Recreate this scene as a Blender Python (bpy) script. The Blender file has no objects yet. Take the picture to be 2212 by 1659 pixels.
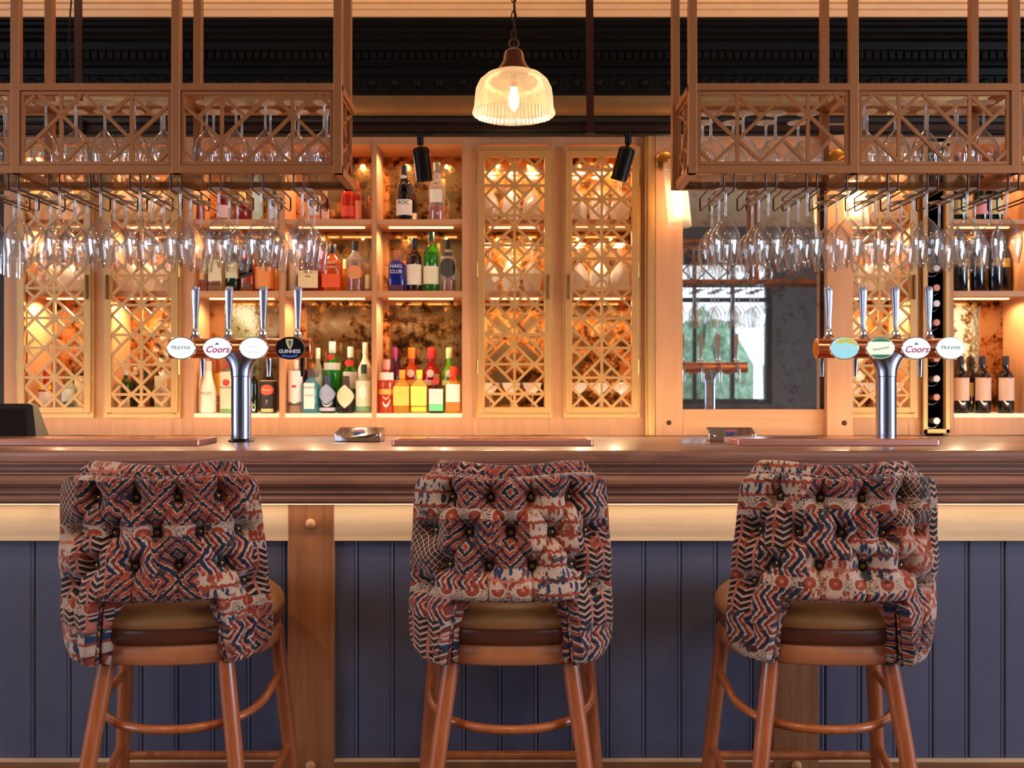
import bpy, math, random
import numpy as np
from mathutils import Vector, Matrix
random.seed(7); np.random.seed(7)
PI = math.pi
SC = bpy.context.scene
COL = SC.collection
# ------------------------------------------------------------------ camera (2212 x 1659 frame)
F = 2050.0; CX = 1106.0; CY = 840.0; EYE = 1.28
def X(px, Y): return (px - CX) * Y / F
def Z(py, Y): return EYE - (py - CY) * Y / F
cam_d = bpy.data.cameras.new('camera'); cam = bpy.data.objects.new('camera', cam_d); COL.objects.link(cam)
cam.location = (0, 0, EYE); cam.rotation_euler = (PI/2, 0, 0)
cam_d.sensor_width = 36; cam_d.lens = F/2212*36; cam_d.shift_y = (CY-829.5)/2212
cam_d.clip_start = .05; cam_d.clip_end = 100
cam_d.dof.use_dof = True; cam_d.dof.focus_distance = 2.65; cam_d.dof.aperture_fstop = 5.0
SC.camera = cam
SC.view_settings.view_transform = 'Standard'; SC.view_settings.look = 'None'
SC.view_settings.exposure = 0.0; SC.view_settings.gamma = 1.0; SC.view_settings.use_curve_mapping = False
cy = SC.cycles
cy.max_bounces = 8; cy.diffuse_bounces = 3; cy.glossy_bounces = 4; cy.transmission_bounces = 4
cy.transparent_max_bounces = 40; cy.caustics_reflective = False; cy.caustics_refractive = False
cy.sample_clamp_indirect = 6; cy.sample_clamp_direct = 0; cy.blur_glossy = .5
cy.use_adaptive_sampling = True; cy.adaptive_threshold = .02
# ------------------------------------------------------------------ world: soft overcast daylight
W = bpy.data.worlds.new('sky'); SC.world = W; W.use_nodes = True
bg = W.node_tree.nodes['Background']; bg.inputs[0].default_value = (.72, .85, 1, 1); bg.inputs[1].default_value = 3.0
def lin(c):
    return tuple((x/255/12.92 if x/255 <= .04045 else ((x/255+.055)/1.055)**2.4) for x in c)
def light(name, typ, loc, power, col, size=None, size_y=None, rot=(0,0,0), radius=None, spot=None):
    d = bpy.data.lights.new(name, typ); d.energy = power; d.color = col
    if typ == 'AREA':
        d.shape = 'RECTANGLE'; d.size = size; d.size_y = size_y or size
    if radius is not None: d.shadow_soft_size = radius
    if spot: d.spot_size = spot; d.spot_blend = .6
    o = bpy.data.objects.new(name, d); COL.objects.link(o); o.location = loc; o.rotation_euler = rot
    return o
WARM = (1, .69, .40); WARM2 = (1, .74, .46); COOL = (.62, .76, 1)
# added cool fill at made-up side windows (the front windows only show the sky)
light('window_daylight', 'AREA', (7.4, -.4, 1.9), 480, COOL, 2.2, 4.0, (0, PI/2, 0))
light('window_daylight', 'AREA', (-6.9, -.4, 1.9), 230, COOL, 2.2, 4.0, (0, -PI/2, 0))
# made-up light above the view, added to brighten the ceiling cove
light('uplighter_beam', 'AREA', (0, 3.92, 3.14), 26, WARM2, 5.6, .04, (math.radians(152), 0, 0))
# hidden warm strips added behind the bar to brighten the back bar from below
light('back_counter_strip_light', 'AREA', (0, 4.31, 1.062), 15, WARM2, 5.2, .02, (math.radians(128), 0, 0))
light('bar_rear_strip_light', 'AREA', (0, 3.60, .99), 9, WARM2, 5.4, .03, (math.radians(108), 0, 0))
# the room's own warm ceiling downlights (lamps built below)
DOWN = [(-1.9, 1.0), (0, 1.0), (1.9, 1.0), (-1.9, -1.2), (0, -1.2), (1.9, -1.2)]
for x, y in DOWN: light('downlight_beam', 'SPOT', (x, y, 3.33), 92, WARM2, radius=.06, spot=2.15)
# bar-side downlights washing the back bar
BARDOWN = [(-2.1, 3.9), (-1.05, 3.9), (0.0, 3.9), (1.05, 3.9), (2.1, 3.9)]
for x, y in BARDOWN: light('bar_downlight_beam', 'SPOT', (x, y, 3.33), 6, WARM, radius=.05, spot=2.2)

# ------------------------------------------------------------------ node expression helper
class E:
    nt = None
    def __init__(s, sock): s.s = sock
    @staticmethod
    def m(op, *a):
        n = E.nt.nodes.new('ShaderNodeMath'); n.operation = op
        for i, v in enumerate(a):
            if isinstance(v, E): E.nt.links.new(v.s, n.inputs[i])
            else: n.inputs[i].default_value = v
        return E(n.outputs[0])
    def __add__(a, b): return E.m('ADD', a, b)
    __radd__ = __add__
    def __sub__(a, b): return E.m('SUBTRACT', a, b)
    def __rsub__(a, b): return E.m('SUBTRACT', b, a)
    def __mul__(a, b): return E.m('MULTIPLY', a, b)
    __rmul__ = __mul__
    def __truediv__(a, b): return E.m('DIVIDE', a, b)
    def fl(a): return E.m('FLOOR', a)
    def fr(a): return E.m('FRACT', a)
    def ab(a): return E.m('ABSOLUTE', a)
    def lt(a, b): return E.m('LESS_THAN', a, b)
    def gt(a, b): return E.m('GREATER_THAN', a, b)
    def mx(a, b): return E.m('MAXIMUM', a, b)
    def mn(a, b): return E.m('MINIMUM', a, b)
    def sn(a): return E.m('SINE', a)
def xyz(x, y, z=0.0):
    n = E.nt.nodes.new('ShaderNodeCombineXYZ')
    for i, v in enumerate((x, y, z)):
        if isinstance(v, E): E.nt.links.new(v.s, n.inputs[i])
        else: n.inputs[i].default_value = v
    return E(n.outputs[0])
def noise(vec, scale, detail=2, rough=.5, out=0):
    n = E.nt.nodes.new('ShaderNodeTexNoise'); n.inputs['Scale'].default_value = scale
    n.inputs['Detail'].default_value = detail; n.inputs['Roughness'].default_value = rough
    E.nt.links.new(vec.s, n.inputs['Vector']); return E(n.outputs[out])
def white(vec, out='Value'):
    n = E.nt.nodes.new('ShaderNodeTexWhiteNoise'); n.noise_dimensions = '3D'
    E.nt.links.new(vec.s, n.inputs['Vector']); return E(n.outputs[out])
def voro(vec, scale, feature='F1', out='Distance'):
    n = E.nt.nodes.new('ShaderNodeTexVoronoi'); n.feature = feature; n.inputs['Scale'].default_value = scale
    E.nt.links.new(vec.s, n.inputs['Vector']); return E(n.outputs[out])
def ramp(fac, stops, interp='LINEAR'):
    n = E.nt.nodes.new('ShaderNodeValToRGB'); r = n.color_ramp; r.interpolation = interp
    while len(r.elements) < len(stops): r.elements.new(.5)
    for e, (p, c) in zip(r.elements, stops):
        e.position = p; e.color = (*c, 1)
    E.nt.links.new(fac.s, n.inputs[0]); return E(n.outputs[0])
def mix(fac, a, b, blend='MIX'):
    n = E.nt.nodes.new('ShaderNodeMix'); n.data_type = 'RGBA'; n.blend_type = blend
    for i, v in ((0, fac), (6, a), (7, b)):
        if isinstance(v, E): E.nt.links.new(v.s, n.inputs[i])
        elif i == 0: n.inputs[0].default_value = v
        else: n.inputs[i].default_value = (*v, 1)
    return E(n.outputs[2])
def coords(kind='Object', rnd=False):
    tc = E.nt.nodes.new('ShaderNodeTexCoord'); sp = E.nt.nodes.new('ShaderNodeSeparateXYZ')
    E.nt.links.new(tc.outputs[kind], sp.inputs[0]); v = E(tc.outputs[kind])
    return v, E(sp.outputs[0]), E(sp.outputs[1]), E(sp.outputs[2])
MATS = {}
def mat(name):
    m = bpy.data.materials.new(name); m.use_nodes = True; E.nt = m.node_tree; MATS[name] = m
    return m, m.node_tree.nodes['Principled BSDF'], m.node_tree
def setp(p, **k):
    names = dict(col='Base Color', rough='Roughness', metal='Metallic', spec='Specular IOR Level', trans='Transmission Weight',
                 ior='IOR', coat='Coat Weight', coatr='Coat Roughness', sheen='Sheen Weight', emi='Emission Color', es='Emission Strength', alpha='Alpha')
    for a, v in k.items():
        s = p.inputs[names[a]]
        if isinstance(v, E): E.nt.links.new(v.s, s)
        elif a in ('col', 'emi'): s.default_value = (*v, 1)
        else: s.default_value = v
def bump(p, h, strength=.3, dist=.002):
    b = E.nt.nodes.new('ShaderNodeBump'); b.inputs['Strength'].default_value = strength; b.inputs['Distance'].default_value = dist
    E.nt.links.new(h.s, b.inputs['Height']); E.nt.links.new(b.outputs[0], p.inputs['Normal'])
def plain(name, rgb, rough=.5, metal=0, var=.08, **k):
    if name in MATS: return MATS[name]
    m, p, nt = mat(name); v, x, y, z = coords()
    c = lin(rgb); n = noise(v, 14, 3)
    setp(p, col=ramp(n, [(.3, tuple(q*(1-var) for q in c)), (.7, tuple(min(1, q*(1+var)) for q in c))]), rough=rough, metal=metal, **k)
    return m
def wood(name, light_, dark, axis='x', scale=1.0, rough=.42, coat=.0, contrast=1.0):
    m, p, nt = mat(name); v, x, y, z = coords()
    s = {'x': (1.2, 26, 26), 'y': (26, 1.2, 26), 'z': (26, 26, 1.2)}[axis]
    g = xyz(x*s[0]*scale, y*s[1]*scale, z*s[2]*scale)
    wob = noise(v, 2.2*scale, 2)
    g2 = xyz(x*s[0]*scale*.25 + wob*1.6, y*s[1]*scale*.3 + wob*1.6, z*s[2]*scale*.3 + wob*1.6)
    n1 = noise(g, 1.6, 5, .65); n2 = noise(g2, 1.0, 3, .6)
    f = n1*.5 + n2*.5
    lo, hi = .5-.16/contrast, .5+.16/contrast
    mid = tuple((a+b)/2 for a, b in zip(lin(light_), lin(dark)))
    setp(p, col=ramp(f, [(lo, lin(dark)), (.5, mid), (hi, lin(light_))]), rough=rough, coat=coat, coatr=.12, spec=.4)
    bump(p, n1, .12, .001)
    return m
def shader_mix(nt, fac, a, b):
    n = nt.nodes.new('ShaderNodeMixShader')
    if isinstance(fac, E): nt.links.new(fac.s, n.inputs[0])
    else: n.inputs[0].default_value = fac
    nt.links.new(a, n.inputs[1]); nt.links.new(b, n.inputs[2]); return n.outputs[0]
def thin_glass(name, tint=(1,1,1), edge=.55, body=0.0, rough=.03, rib=0, base=.07, milk=.42):
    """thin-walled clear glass: see-through face on, reflecting and slightly milky towards its edges"""
    m, p, nt = mat(name)
    out = nt.nodes['Material Output']
    lw = nt.nodes.new('ShaderNodeLayerWeight'); lw.inputs['Blend'].default_value = .5
    fac = E(lw.outputs['Facing'])
    tr = nt.nodes.new('ShaderNodeBsdfTransparent')
    col = ramp(fac, [(.35, tint), (.97, tuple(q*.66 for q in tint))]); nt.links.new(col.s, tr.inputs[0])
    gl = nt.nodes.new('ShaderNodeBsdfGlossy'); gl.inputs['Roughness'].default_value = rough
    fc = E.m('POWER', fac, 2.4)*edge + base
    if rib:
        v, x, y, z = coords(); a = E.m('ARCTAN2', x, y)
        r_ = (a*rib).sn()*.5 + .5
        fc = fc + r_*.12
        b = nt.nodes.new('ShaderNodeBump'); b.inputs['Strength'].default_value = .6; b.inputs['Distance'].default_value = .004
        nt.links.new(r_.s, b.inputs['Height']); nt.links.new(b.outputs[0], gl.inputs['Normal'])
    sh = shader_mix(nt, fc.mn(.97), tr.outputs[0], gl.outputs[0])
    df = nt.nodes.new('ShaderNodeBsdfTranslucent'); df.inputs[0].default_value = (.95, .93, .9, 1)
    d2 = nt.nodes.new('ShaderNodeBsdfDiffuse'); d2.inputs[0].default_value = (.95, .93, .9, 1)
    sh = shader_mix(nt, E.m('POWER', fac, 3.0)*milk + body, sh, shader_mix(nt, .5, df.outputs[0], d2.outputs[0]))
    nt.links.new(sh, out.inputs[0]); nt.nodes.remove(p)
    return m
def tinted(rgb, dens=.45):
    """coloured bottle glass with its drink: tinted see-through, some inner scatter, glossy skin"""
    name = 'tinted_glass_%d_%d_%d_%d' % (*rgb, int(dens*100))
    if name in MATS: return MATS[name]
    m, p, nt = mat(name); c = lin(rgb)
    out = nt.nodes['Material Output']
    tr = nt.nodes.new('ShaderNodeBsdfTransparent'); tr.inputs[0].default_value = (*[q**.6 for q in c], 1)
    tl = nt.nodes.new('ShaderNodeBsdfTranslucent'); tl.inputs[0].default_value = (*c, 1)
    setp(p, col=c, rough=.08, spec=.6)
    inner = shader_mix(nt, .5, tl.outputs[0], p.outputs[0])
    sh = shader_mix(nt, dens, tr.outputs[0], inner)
    gl = nt.nodes.new('ShaderNodeBsdfGlossy'); gl.inputs['Roughness'].default_value = .05
    lw = nt.nodes.new('ShaderNodeLayerWeight'); lw.inputs['Blend'].default_value = .5
    fc = E.m('POWER', E(lw.outputs['Facing']), 3.0)*.5 + .05
    nt.links.new(shader_mix(nt, fc, sh, gl.outputs[0]), out.inputs[0])
    return m
def emis(name, rgb, strength, base=.8):
    if name in MATS: return MATS[name]
    m, p, nt = mat(name); setp(p, col=tuple(q*base for q in lin(rgb)), rough=.3, emi=lin(rgb), es=strength); return m
# ------------------------------------------------------------------ materials
M = {}
M['oak'] = wood('limed_oak', (208, 150, 106), (178, 122, 80), 'z', .8, .5, 0, .7)
M['oak_x'] = wood('limed_oak_across', (208, 150, 106), (178, 122, 80), 'x', .8, .5, 0, .7)
M['oak_pale'] = wood('pale_oak_rail', (214, 184, 148), (192, 156, 118), 'x', 1, .45, 0, .8)
M['walnut'] = wood('stained_oak_counter', (164, 114, 92), (112, 74, 60), 'x', 1, .3, .35, 1.3)
M['stile'] = wood('oak_stile', (160, 104, 66), (116, 70, 42), 'z', 1, .42, .1, 1.2)
M['frame_wood'] = plain('joinery_paint', (190, 148, 118), .5, 0, .05)
M['gold'] = plain('antique_gold_paint', (190, 142, 84), .4, .35, .05)
M['bronze'] = plain('bronze_gantry_paint', (172, 106, 58), .40, .35, .04)
M['stool_wood'] = wood('stool_beech', (168, 92, 48), (134, 66, 32), 'z', 1.4, .32, .3, 1.0)
M['apron_wood'] = wood('stool_apron', (176, 108, 70), (150, 86, 52), 'x', 1.4, .35, .2, .8)
M['blue'] = plain('slate_blue_paint', (74, 75, 96), .42, 0, .04)
M['black'] = plain('black_gloss_paint', (22, 20, 22), .35, 0, .1)
M['cornice'] = plain('black_cornice_paint', (9, 7, 6), .5, 0, .1, spec=.12)
M['cream_ceiling'] = plain('tan_ceiling_paint', (206, 158, 110), .45, 0, .04)
M['blackmetal'] = plain('black_metal', (16, 15, 16), .3, .5, .05)
M['brownmetal'] = plain('dark_brown_metal', (66, 38, 28), .35, .6, .06)
M['chrome'] = plain('chrome', (225, 228, 235), .08, 1, .01)
M['steel'] = plain('satin_steel', (150, 151, 166), .27, 1, .02)
M['copper'] = plain('copper', (214, 142, 104), .2, 1, .04)
M['copper_tray'] = plain('copper_tray', (192, 130, 112), .38, .6, .04)
M['brass'] = plain('brass', (214, 160, 78), .25, 1, .03)
M['satinbrass'] = plain('satin_brass_panel', (170, 132, 88), .32, .9, .06)
M['glass'] = thin_glass('clear_glass', (.985, .975, .96), .9, .015, .025, base=.12, milk=.26)
M['litglass'] = thin_glass('cabinet_glassware', (.96, .95, .93), .9, .42, .06, base=.14)  # whitened body imitates strong LED light on the cabinet glasses
M['shelfglass'] = thin_glass('shelf_glass', (.985, .985, .97), .10, 0, .04, base=.02, milk=.02)
M['bglass'] = thin_glass('bottle_glass', (.93, .93, .9), .6, .10, .05)
M['stemglass'] = thin_glass('stem_glass', (.96, .94, .9), .8, .30, .06, base=.2)  # pale body imitates the glow of light piped through stems and feet
M['ribglass'] = thin_glass('ribbed_glass', (.97, .93, .85), .5, .10, .08, rib=36)
M['shadeglass'] = thin_glass('prismatic_glass', (.96, .84, .60), .4, .16, .1, rib=60)
M['leather'] = plain('tan_leather', (150, 98, 54), .34, 0, .1)
M['leather_dark'] = plain('brown_leather', (92, 46, 30), .3, 0, .1)
M['black_fabric'] = plain('dark_welt', (20, 20, 28), .8)
M['floor'] = wood('floor_boards', (120, 82, 56), (72, 46, 30), 'y', .5, .4, .1)
M['wall'] = plain('dark_wall', (44, 34, 32), .7, 0, .2)
M['white'] = plain('white_paint', (225, 222, 215), .5, 0, .03)
M['led'] = emis('led_strip', (255, 214, 150), 3)
M['ledsoft'] = emis('glow_panel', (255, 222, 176), .45)
M['bulb'] = emis('bulb_glow', (255, 214, 150), 18)
def mirror_mat():
    m, p, nt = mat('antique_mirror'); v, x, y, z = coords()
    n = noise(v, 16, 5, .7); b = noise(v, 3.2, 2)
    f = (n - .5)*1.6 + (b - .5)*.9 + .05
    setp(p, col=ramp(f, [(.0, lin((214, 170, 120))), (.08, lin((190, 128, 66))), (.22, lin((58, 36, 20)))]), metal=.90,
         rough=ramp(f, [(.0, (.05,)*3), (.3, (.35,)*3)]))
    h = noise(v, 60, 2); bump(p, h, .04, .002)
    return m
M['mirror'] = mirror_mat()
def mirror2():
    m, p, nt = mat('clear_mirror'); v, x, y, z = coords()
    n = noise(v, 22, 5, .7)
    setp(p, col=ramp(n, [(.52, lin((226, 226, 226))), (.75, lin((150, 130, 104)))]), metal=.97,
         rough=ramp(n, [(.55, (.01,)*3), (.85, (.12,)*3)]))
    return m
M['mirror2'] = mirror2()
def foliage():
    m, p, nt = mat('hedge_leaves'); v, x, y, z = coords()
    n = noise(v, 9, 6, .8)
    setp(p, col=ramp(n, [(.3, lin((90, 130, 96))), (.5, lin((150, 190, 150))), (.66, lin((214, 226, 206)))]), rough=.8); return m
M['hedge'] = foliage()
def tapestry():
    m, p, nt = mat('patchwork_tapestry'); nt_ = nt
    uv, u, v, _ = coords('UV'); u = u*.84; v = v*.84
    # u, v are in metres over the cloth
    jag = noise(xyz(u*170, v*16), 1, 2); jag2 = noise(xyz(u*20, v*150), 1, 2)
    ww = noise(uv, 7, 2)
    v1 = v + (jag-.5)*.016; u1 = u + (jag2-.5)*.007
    uu = u + (ww-.5)*.06
    ci = (uu/.092).fl()
    off = white(xyz(ci, 3.3))
    cj = ((v + (ww-.5)*.03)/.105 + off).fl()
    r = white(xyz(ci, cj, 1.7)); r2 = white(xyz(ci, cj, 9.1))
    fx = (uu/.092).fr() - .5; fy = ((v1)/.105 + off).fr() - .5
    CR = lin((194, 164, 142)); RU = lin((146, 58, 32)); NV = lin((22, 26, 46)); BK = lin((12, 11, 17)); PK = lin((184, 104, 84)); DR = lin((104, 24, 22)); BL = lin((38, 54, 84)); OC = lin((190, 132, 78))
    # A: nested rust / cream / navy diamonds and zigzags
    d = (u1/.092*1.0).fr().__sub__(.5).ab()*1.25 + ((v1/.105)*1.0 + off).fr().__sub__(.5).ab()*1.5
    A = ramp((d*1.9).fr(), [(0, RU), (.20, CR), (.26, NV), (.44, BK), (.52, CR), (.58, RU), (.74, PK), (.80, NV)], 'CONSTANT')
    # B: navy herringbone with pink spine
    hb = ((u/.037).fr() - .5).ab()
    B = ramp(((hb*1.5 + v/.0135).fr()), [(0, BK), (.52, NV), (.6, CR), (.86, PK)], 'CONSTANT')
    B = mix(hb.lt(.07), B, PK)
    # C: cream ground with rust brush drops in rows
    dv = voro(xyz(u1*105, v1*42), 1); row = (v1/.03).fr()
    C = mix(dv.lt(.42), CR, mix(white(xyz((v/.03).fl(), ci)).gt(.5), RU, BL))
    C = mix(row.lt(.22), C, mix(r2.gt(.5), RU, PK))
    # D: pale band with black scrolls and red rosettes
    rad = E.m('SQRT', (((u/.05).fr()-.5)*1.0)*((u/.05).fr()-.5) + ((v/.05).fr()-.5)*((v/.05).fr()-.5))
    scroll = (noise(uv, 70, 1)*9).fr()
    D = mix(scroll.lt(.3), CR, BK); D = mix(rad.lt(.34), D, CR); D = mix(rad.lt(.26), D, RU); D = mix(rad.lt(.08), D, PK)
    # E: long feathered flames
    fl_ = (u1/.026 + ((v1/.06).fr()-.5).ab()*1.6).fr()
    Fm = ramp(fl_, [(0, NV), (.22, BL), (.34, CR), (.52, DR), (.66, RU), (.8, CR), (.9, PK)], 'CONSTANT')
    # G: tiny lozenge lattice
    g1 = ((u/.012 + v/.016).fr()-.5).ab(); g2 = ((u/.012 - v/.016).fr()-.5).ab()
    g = g1.mn(g2); G = mix(g.lt(.1), BK, CR); G = mix((g1 + g2).gt(.72), G, RU)
    c = mix(r.gt(.2), A, C); c = mix(r.gt(.34), c, B); c = mix(r.gt(.50), c, A); c = mix(r.gt(.62), c, Fm); c = mix(r.gt(.82), c, C); c = mix(r.gt(.91), c, G)
    band = ((v + ww*.02)/.165 + .12).fr(); c = mix(band.gt(.865)*white(xyz((uu/.15).fl(), 5.5)).gt(.35), c, D)
    blot = noise(uv, 26, 4, .7)
    c = mix(blot.gt(.57)*.85, c, mix(r2.gt(.35), NV, RU)); c = mix(blot.lt(.37)*.55, c, mix(r.gt(.5), CR, PK))
    weave = noise(xyz(u*900, v*900), 1, 1)
    c = mix(.22, c, ramp(weave, [(.3, (.05,.05,.05)), (.7, (.9,.85,.8))]), 'OVERLAY')
    c = mix(1.0, c, (.80, .79, .80), 'MULTIPLY')
    setp(p, col=c, rough=.85, spec=.25, sheen=.15)
    bump(p, weave, .25, .0015)
    return m
M['tapestry'] = tapestry()
# ------------------------------------------------------------------ mesh helpers
class MB:
    def __init__(s): s.v = []; s.f = []; s.uv = None
    def add(s, vs, fs):
        o = len(s.v); s.v += [tuple(p) for p in vs]; s.f += [tuple(i+o for i in f) for f in fs]; return s
    def box(s, x0, x1, y0, y1, z0, z1):
        if x0 > x1: x0, x1 = x1, x0
        if y0 > y1: y0, y1 = y1, y0
        if z0 > z1: z0, z1 = z1, z0
        return s.add([(x0,y0,z0),(x1,y0,z0),(x1,y1,z0),(x0,y1,z0),(x0,y0,z1),(x1,y0,z1),(x1,y1,z1),(x0,y1,z1)],
              [(0,3,2,1),(4,5,6,7),(0,1,5,4),(1,2,6,5),(2,3,7,6),(3,0,4,7)])
    def lathe(s, prof, n=32, c=(0,0,0), sq=None, axis='z', a0=0, a1=2*PI, xf=1.0, yf=1.0):
        """prof: (r, h) list; sq: superellipse exponent (4+ = square)"""
        full = abs(a1-a0-2*PI) < 1e-6; m = n if full else n+1; vs = []
        for r, h in prof:
            for i in range(m):
                a = a0 + (a1-a0)*i/n; ca, sa = math.cos(a), math.sin(a); k = 1
                if sq: k = (abs(ca)**sq + abs(sa)**sq)**(-1/sq)
                x, y = r*ca*k*xf, r*sa*k*yf
                if axis == 'z': vs.append((c[0]+x, c[1]+y, c[2]+h))
                elif axis == 'y': vs.append((c[0]+x, c[1]+h, c[2]-y))
                else: vs.append((c[0]+h, c[1]+x, c[2]+y))
        fs = []
        for j in range(len(prof)-1):
            for i in range(n):
                i2 = (i+1) % m if full else i+1
                fs.append((j*m+i, j*m+i2, (j+1)*m+i2, (j+1)*m+i))
        if full:
            if prof[0][0] > 1e-5: fs.append(tuple(reversed(range(m))))
            if prof[-1][0] > 1e-5: fs.append(tuple((len(prof)-1)*m+i for i in range(m)))
        return s.add(vs, fs)
    def open_lathe(s, prof, n=32, **k):
        f0 = len(s.f); s.lathe(prof, n, **k)
        s.f = s.f[:f0] + [f for f in s.f[f0:] if len(f) == 4]; return s
    def tube(s, pts, r, n=10, closed=False, cap=True):
        pts = [Vector(p) for p in pts]; N = len(pts); rr = r if isinstance(r, (list, tuple)) else [r]*N
        ref = None; vs = []
        for i, p in enumerate(pts):
            a = pts[i-1] if (i > 0 or closed) else p; b = pts[(i+1) % N] if (i < N-1 or closed) else p
            t = (b-a).normalized()
            if ref is None:
                ref = Vector((0,0,1)) if abs(t.z) < .9 else Vector((1,0,0))
            u = (ref - t*ref.dot(t)).normalized(); w = t.cross(u); ref = u
            for k in range(n):
                an = 2*PI*k/n; vs.append(p + (u*math.cos(an) + w*math.sin(an))*rr[i])
        fs = []
        for j in range(N if closed else N-1):
            for k in range(n):
                j2 = (j+1) % N; fs.append((j*n+k, j*n+(k+1)%n, j2*n+(k+1)%n, j2*n+k))
        if not closed and cap: fs += [tuple(reversed(range(n))), tuple((N-1)*n+k for k in range(n))]
        return s.add(vs, fs)
    def prism(s, poly, d0, d1, plane='xz'):
        """closed polygon extruded between d0 and d1 along the remaining axis"""
        n = len(poly)
        def P(a, b, d): return (a, d, b) if plane == 'xz' else ((d, a, b) if plane == 'yz' else (a, b, d))
        vs = [P(a, b, d0) for a, b in poly] + [P(a, b, d1) for a, b in poly]
        fs = [tuple(range(n)), tuple(reversed(range(n, 2*n)))] + [(i, n+i, n+(i+1)%n, (i+1)%n) for i in range(n)]
        return s.add(vs, fs)
    def bar(s, p, q, w, y0, y1):
        """flat bar of width w in the xz plane from p to q"""
        dx, dz = q[0]-p[0], q[1]-p[1]; L = math.hypot(dx, dz); nx, nz = -dz/L*w/2, dx/L*w/2
        s.k = getattr(s, 'k', 0) + 1; y0 -= .00017*(s.k % 9); y1 -= .00017*(s.k % 9)
        return s.prism([(p[0]+nx, p[1]+nz), (q[0]+nx, q[1]+nz), (q[0]-nx, q[1]-nz), (p[0]-nx, p[1]-nz)], y0, y1)
    def ball(s, c, r, n=16, m=8, fy=1.0):
        prof = [(r*math.sin(PI*i/m), -r*math.cos(PI*i/m)) for i in range(m+1)]
        return s.lathe([(a, b*fy) for a, b in prof], n, c, axis='y')
    def mesh(s, name, m, angle=35):
        me = bpy.data.meshes.new(name); me.from_pydata(s.v, [], s.f)
        import bmesh
        b = bmesh.new(); b.from_mesh(me); bmesh.ops.remove_doubles(b, verts=b.verts, dist=1e-6)
        bmesh.ops.recalc_face_normals(b, faces=b.faces); b.to_mesh(me); b.free()
        me.shade_smooth(); me.set_sharp_from_angle(angle=math.radians(angle))
        if m: me.materials.append(m)
        return me
    def build(s, name, m, parent=None, loc=None, bev=0, rot=None, label=None, angle=35):
        o = bpy.data.objects.new(name, s.mesh(name, m, angle)); COL.objects.link(o)
        if parent: o.parent = parent
        if loc: o.location = loc
        if rot: o.rotation_euler = rot
        if bev:
            b = o.modifiers.new('bevel', 'BEVEL'); b.width = bev; b.segments = 2; b.limit_method = 'ANGLE'; b.harden_normals = False
        if label: o['label'] = label
        return o
def thing(name, label, cat, loc=(0,0,0), rz=0, group=None):
    o = bpy.data.objects.new(name, None); COL.objects.link(o); o.empty_display_size = .05
    o.location = loc; o.rotation_euler = (0, 0, rz); return tag(o, label, cat, group)
def tag(o, label, cat, group=None):
    o['label'] = label; o['category'] = cat
    if group: o['group'] = group
    return o
def struct(o): o['kind'] = 'structure'; return o
def copy_tree(o, parent=None):
    c = o.copy(); COL.objects.link(c)
    if parent is not None: c.parent = parent
    for ch in [x for x in o.children]: copy_tree(ch, c)
    return c
def text(body, size, m, parent, loc, depth=.0006, shear=0, wrap=None, align='CENTER', name='lettering', sx=1.0, space=1.0, rot=None, bold=0):
    cu = bpy.data.curves.new('t', 'FONT'); cu.body = body; cu.size = size; cu.align_x = align; cu.align_y = 'CENTER'
    cu.shear = shear; cu.extrude = depth/2; cu.space_character = space; cu.offset = bold; cu.resolution_u = 3
    t = bpy.data.objects.new('t', cu); COL.objects.link(t)
    me = bpy.data.meshes.new_from_object(t.evaluated_get(bpy.context.evaluated_depsgraph_get()))
    bpy.data.objects.remove(t); bpy.data.curves.remove(cu)
    for v in me.vertices:
        x, z, y = v.co.x*sx, v.co.y, -v.co.z
        if wrap:
            r = wrap + y*-1; a = x/wrap; x, y = math.sin(a)*r, -math.cos(a)*r + 0
        v.co = (x, y, z)
    me.materials.clear(); me.materials.append(m)
    o = bpy.data.objects.new(name, me); COL.objects.link(o); o.parent = parent; o.location = loc
    if rot: o.rotation_euler = rot
    return o
# ================================================================== ROOM SHELL
YB = 4.70      # face of the back bar
YM = 4.95      # mirror plane in the cabinets
def sbox(name, m, *b, bev=0):
    return struct(MB().box(*b).build(name, m, bev=bev))
sbox('floor', M['floor'], -7, 7.5, -3.2, 5.3, -.1, 0)
sbox('ceiling', M['cream_ceiling'], -7, 7.5, -3.2, 5.3, 3.4, 3.5)
sbox('wall_back', M['wall'], -7, 7.5, 5.06, 5.3, 0, 3.4)
for nm_, xa, xb in (('wall_left', -7.2, -7.0), ('wall_right', 7.5, 7.7)):
    struct(MB().box(xa, xb, -3.2, -2.4, 0, 3.4).box(xa, xb, 1.6, 5.3, 0, 3.4).box(xa, xb, -2.4, 1.6, 0, .8).box(xa, xb, -2.4, 1.6, 3.0, 3.4).build(nm_, M['wall']))
WIN = [(-5.4, -3.42), (1.9, 3.40), (4.05, 6.4)]
wf = MB(); xs = -7
for a, b in WIN:
    wf.box(xs, a, -3.2, -3.0, 0, 3.4); wf.box(a, b, -3.2, -3.0, 0, 1.08); wf.box(a, b, -3.2, -3.0, 2.98, 3.4); xs = b
wf.box(xs, 7.5, -3.2, -3.0, 0, 3.4)
struct(wf.build('wall_front', M['wall']))
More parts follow.
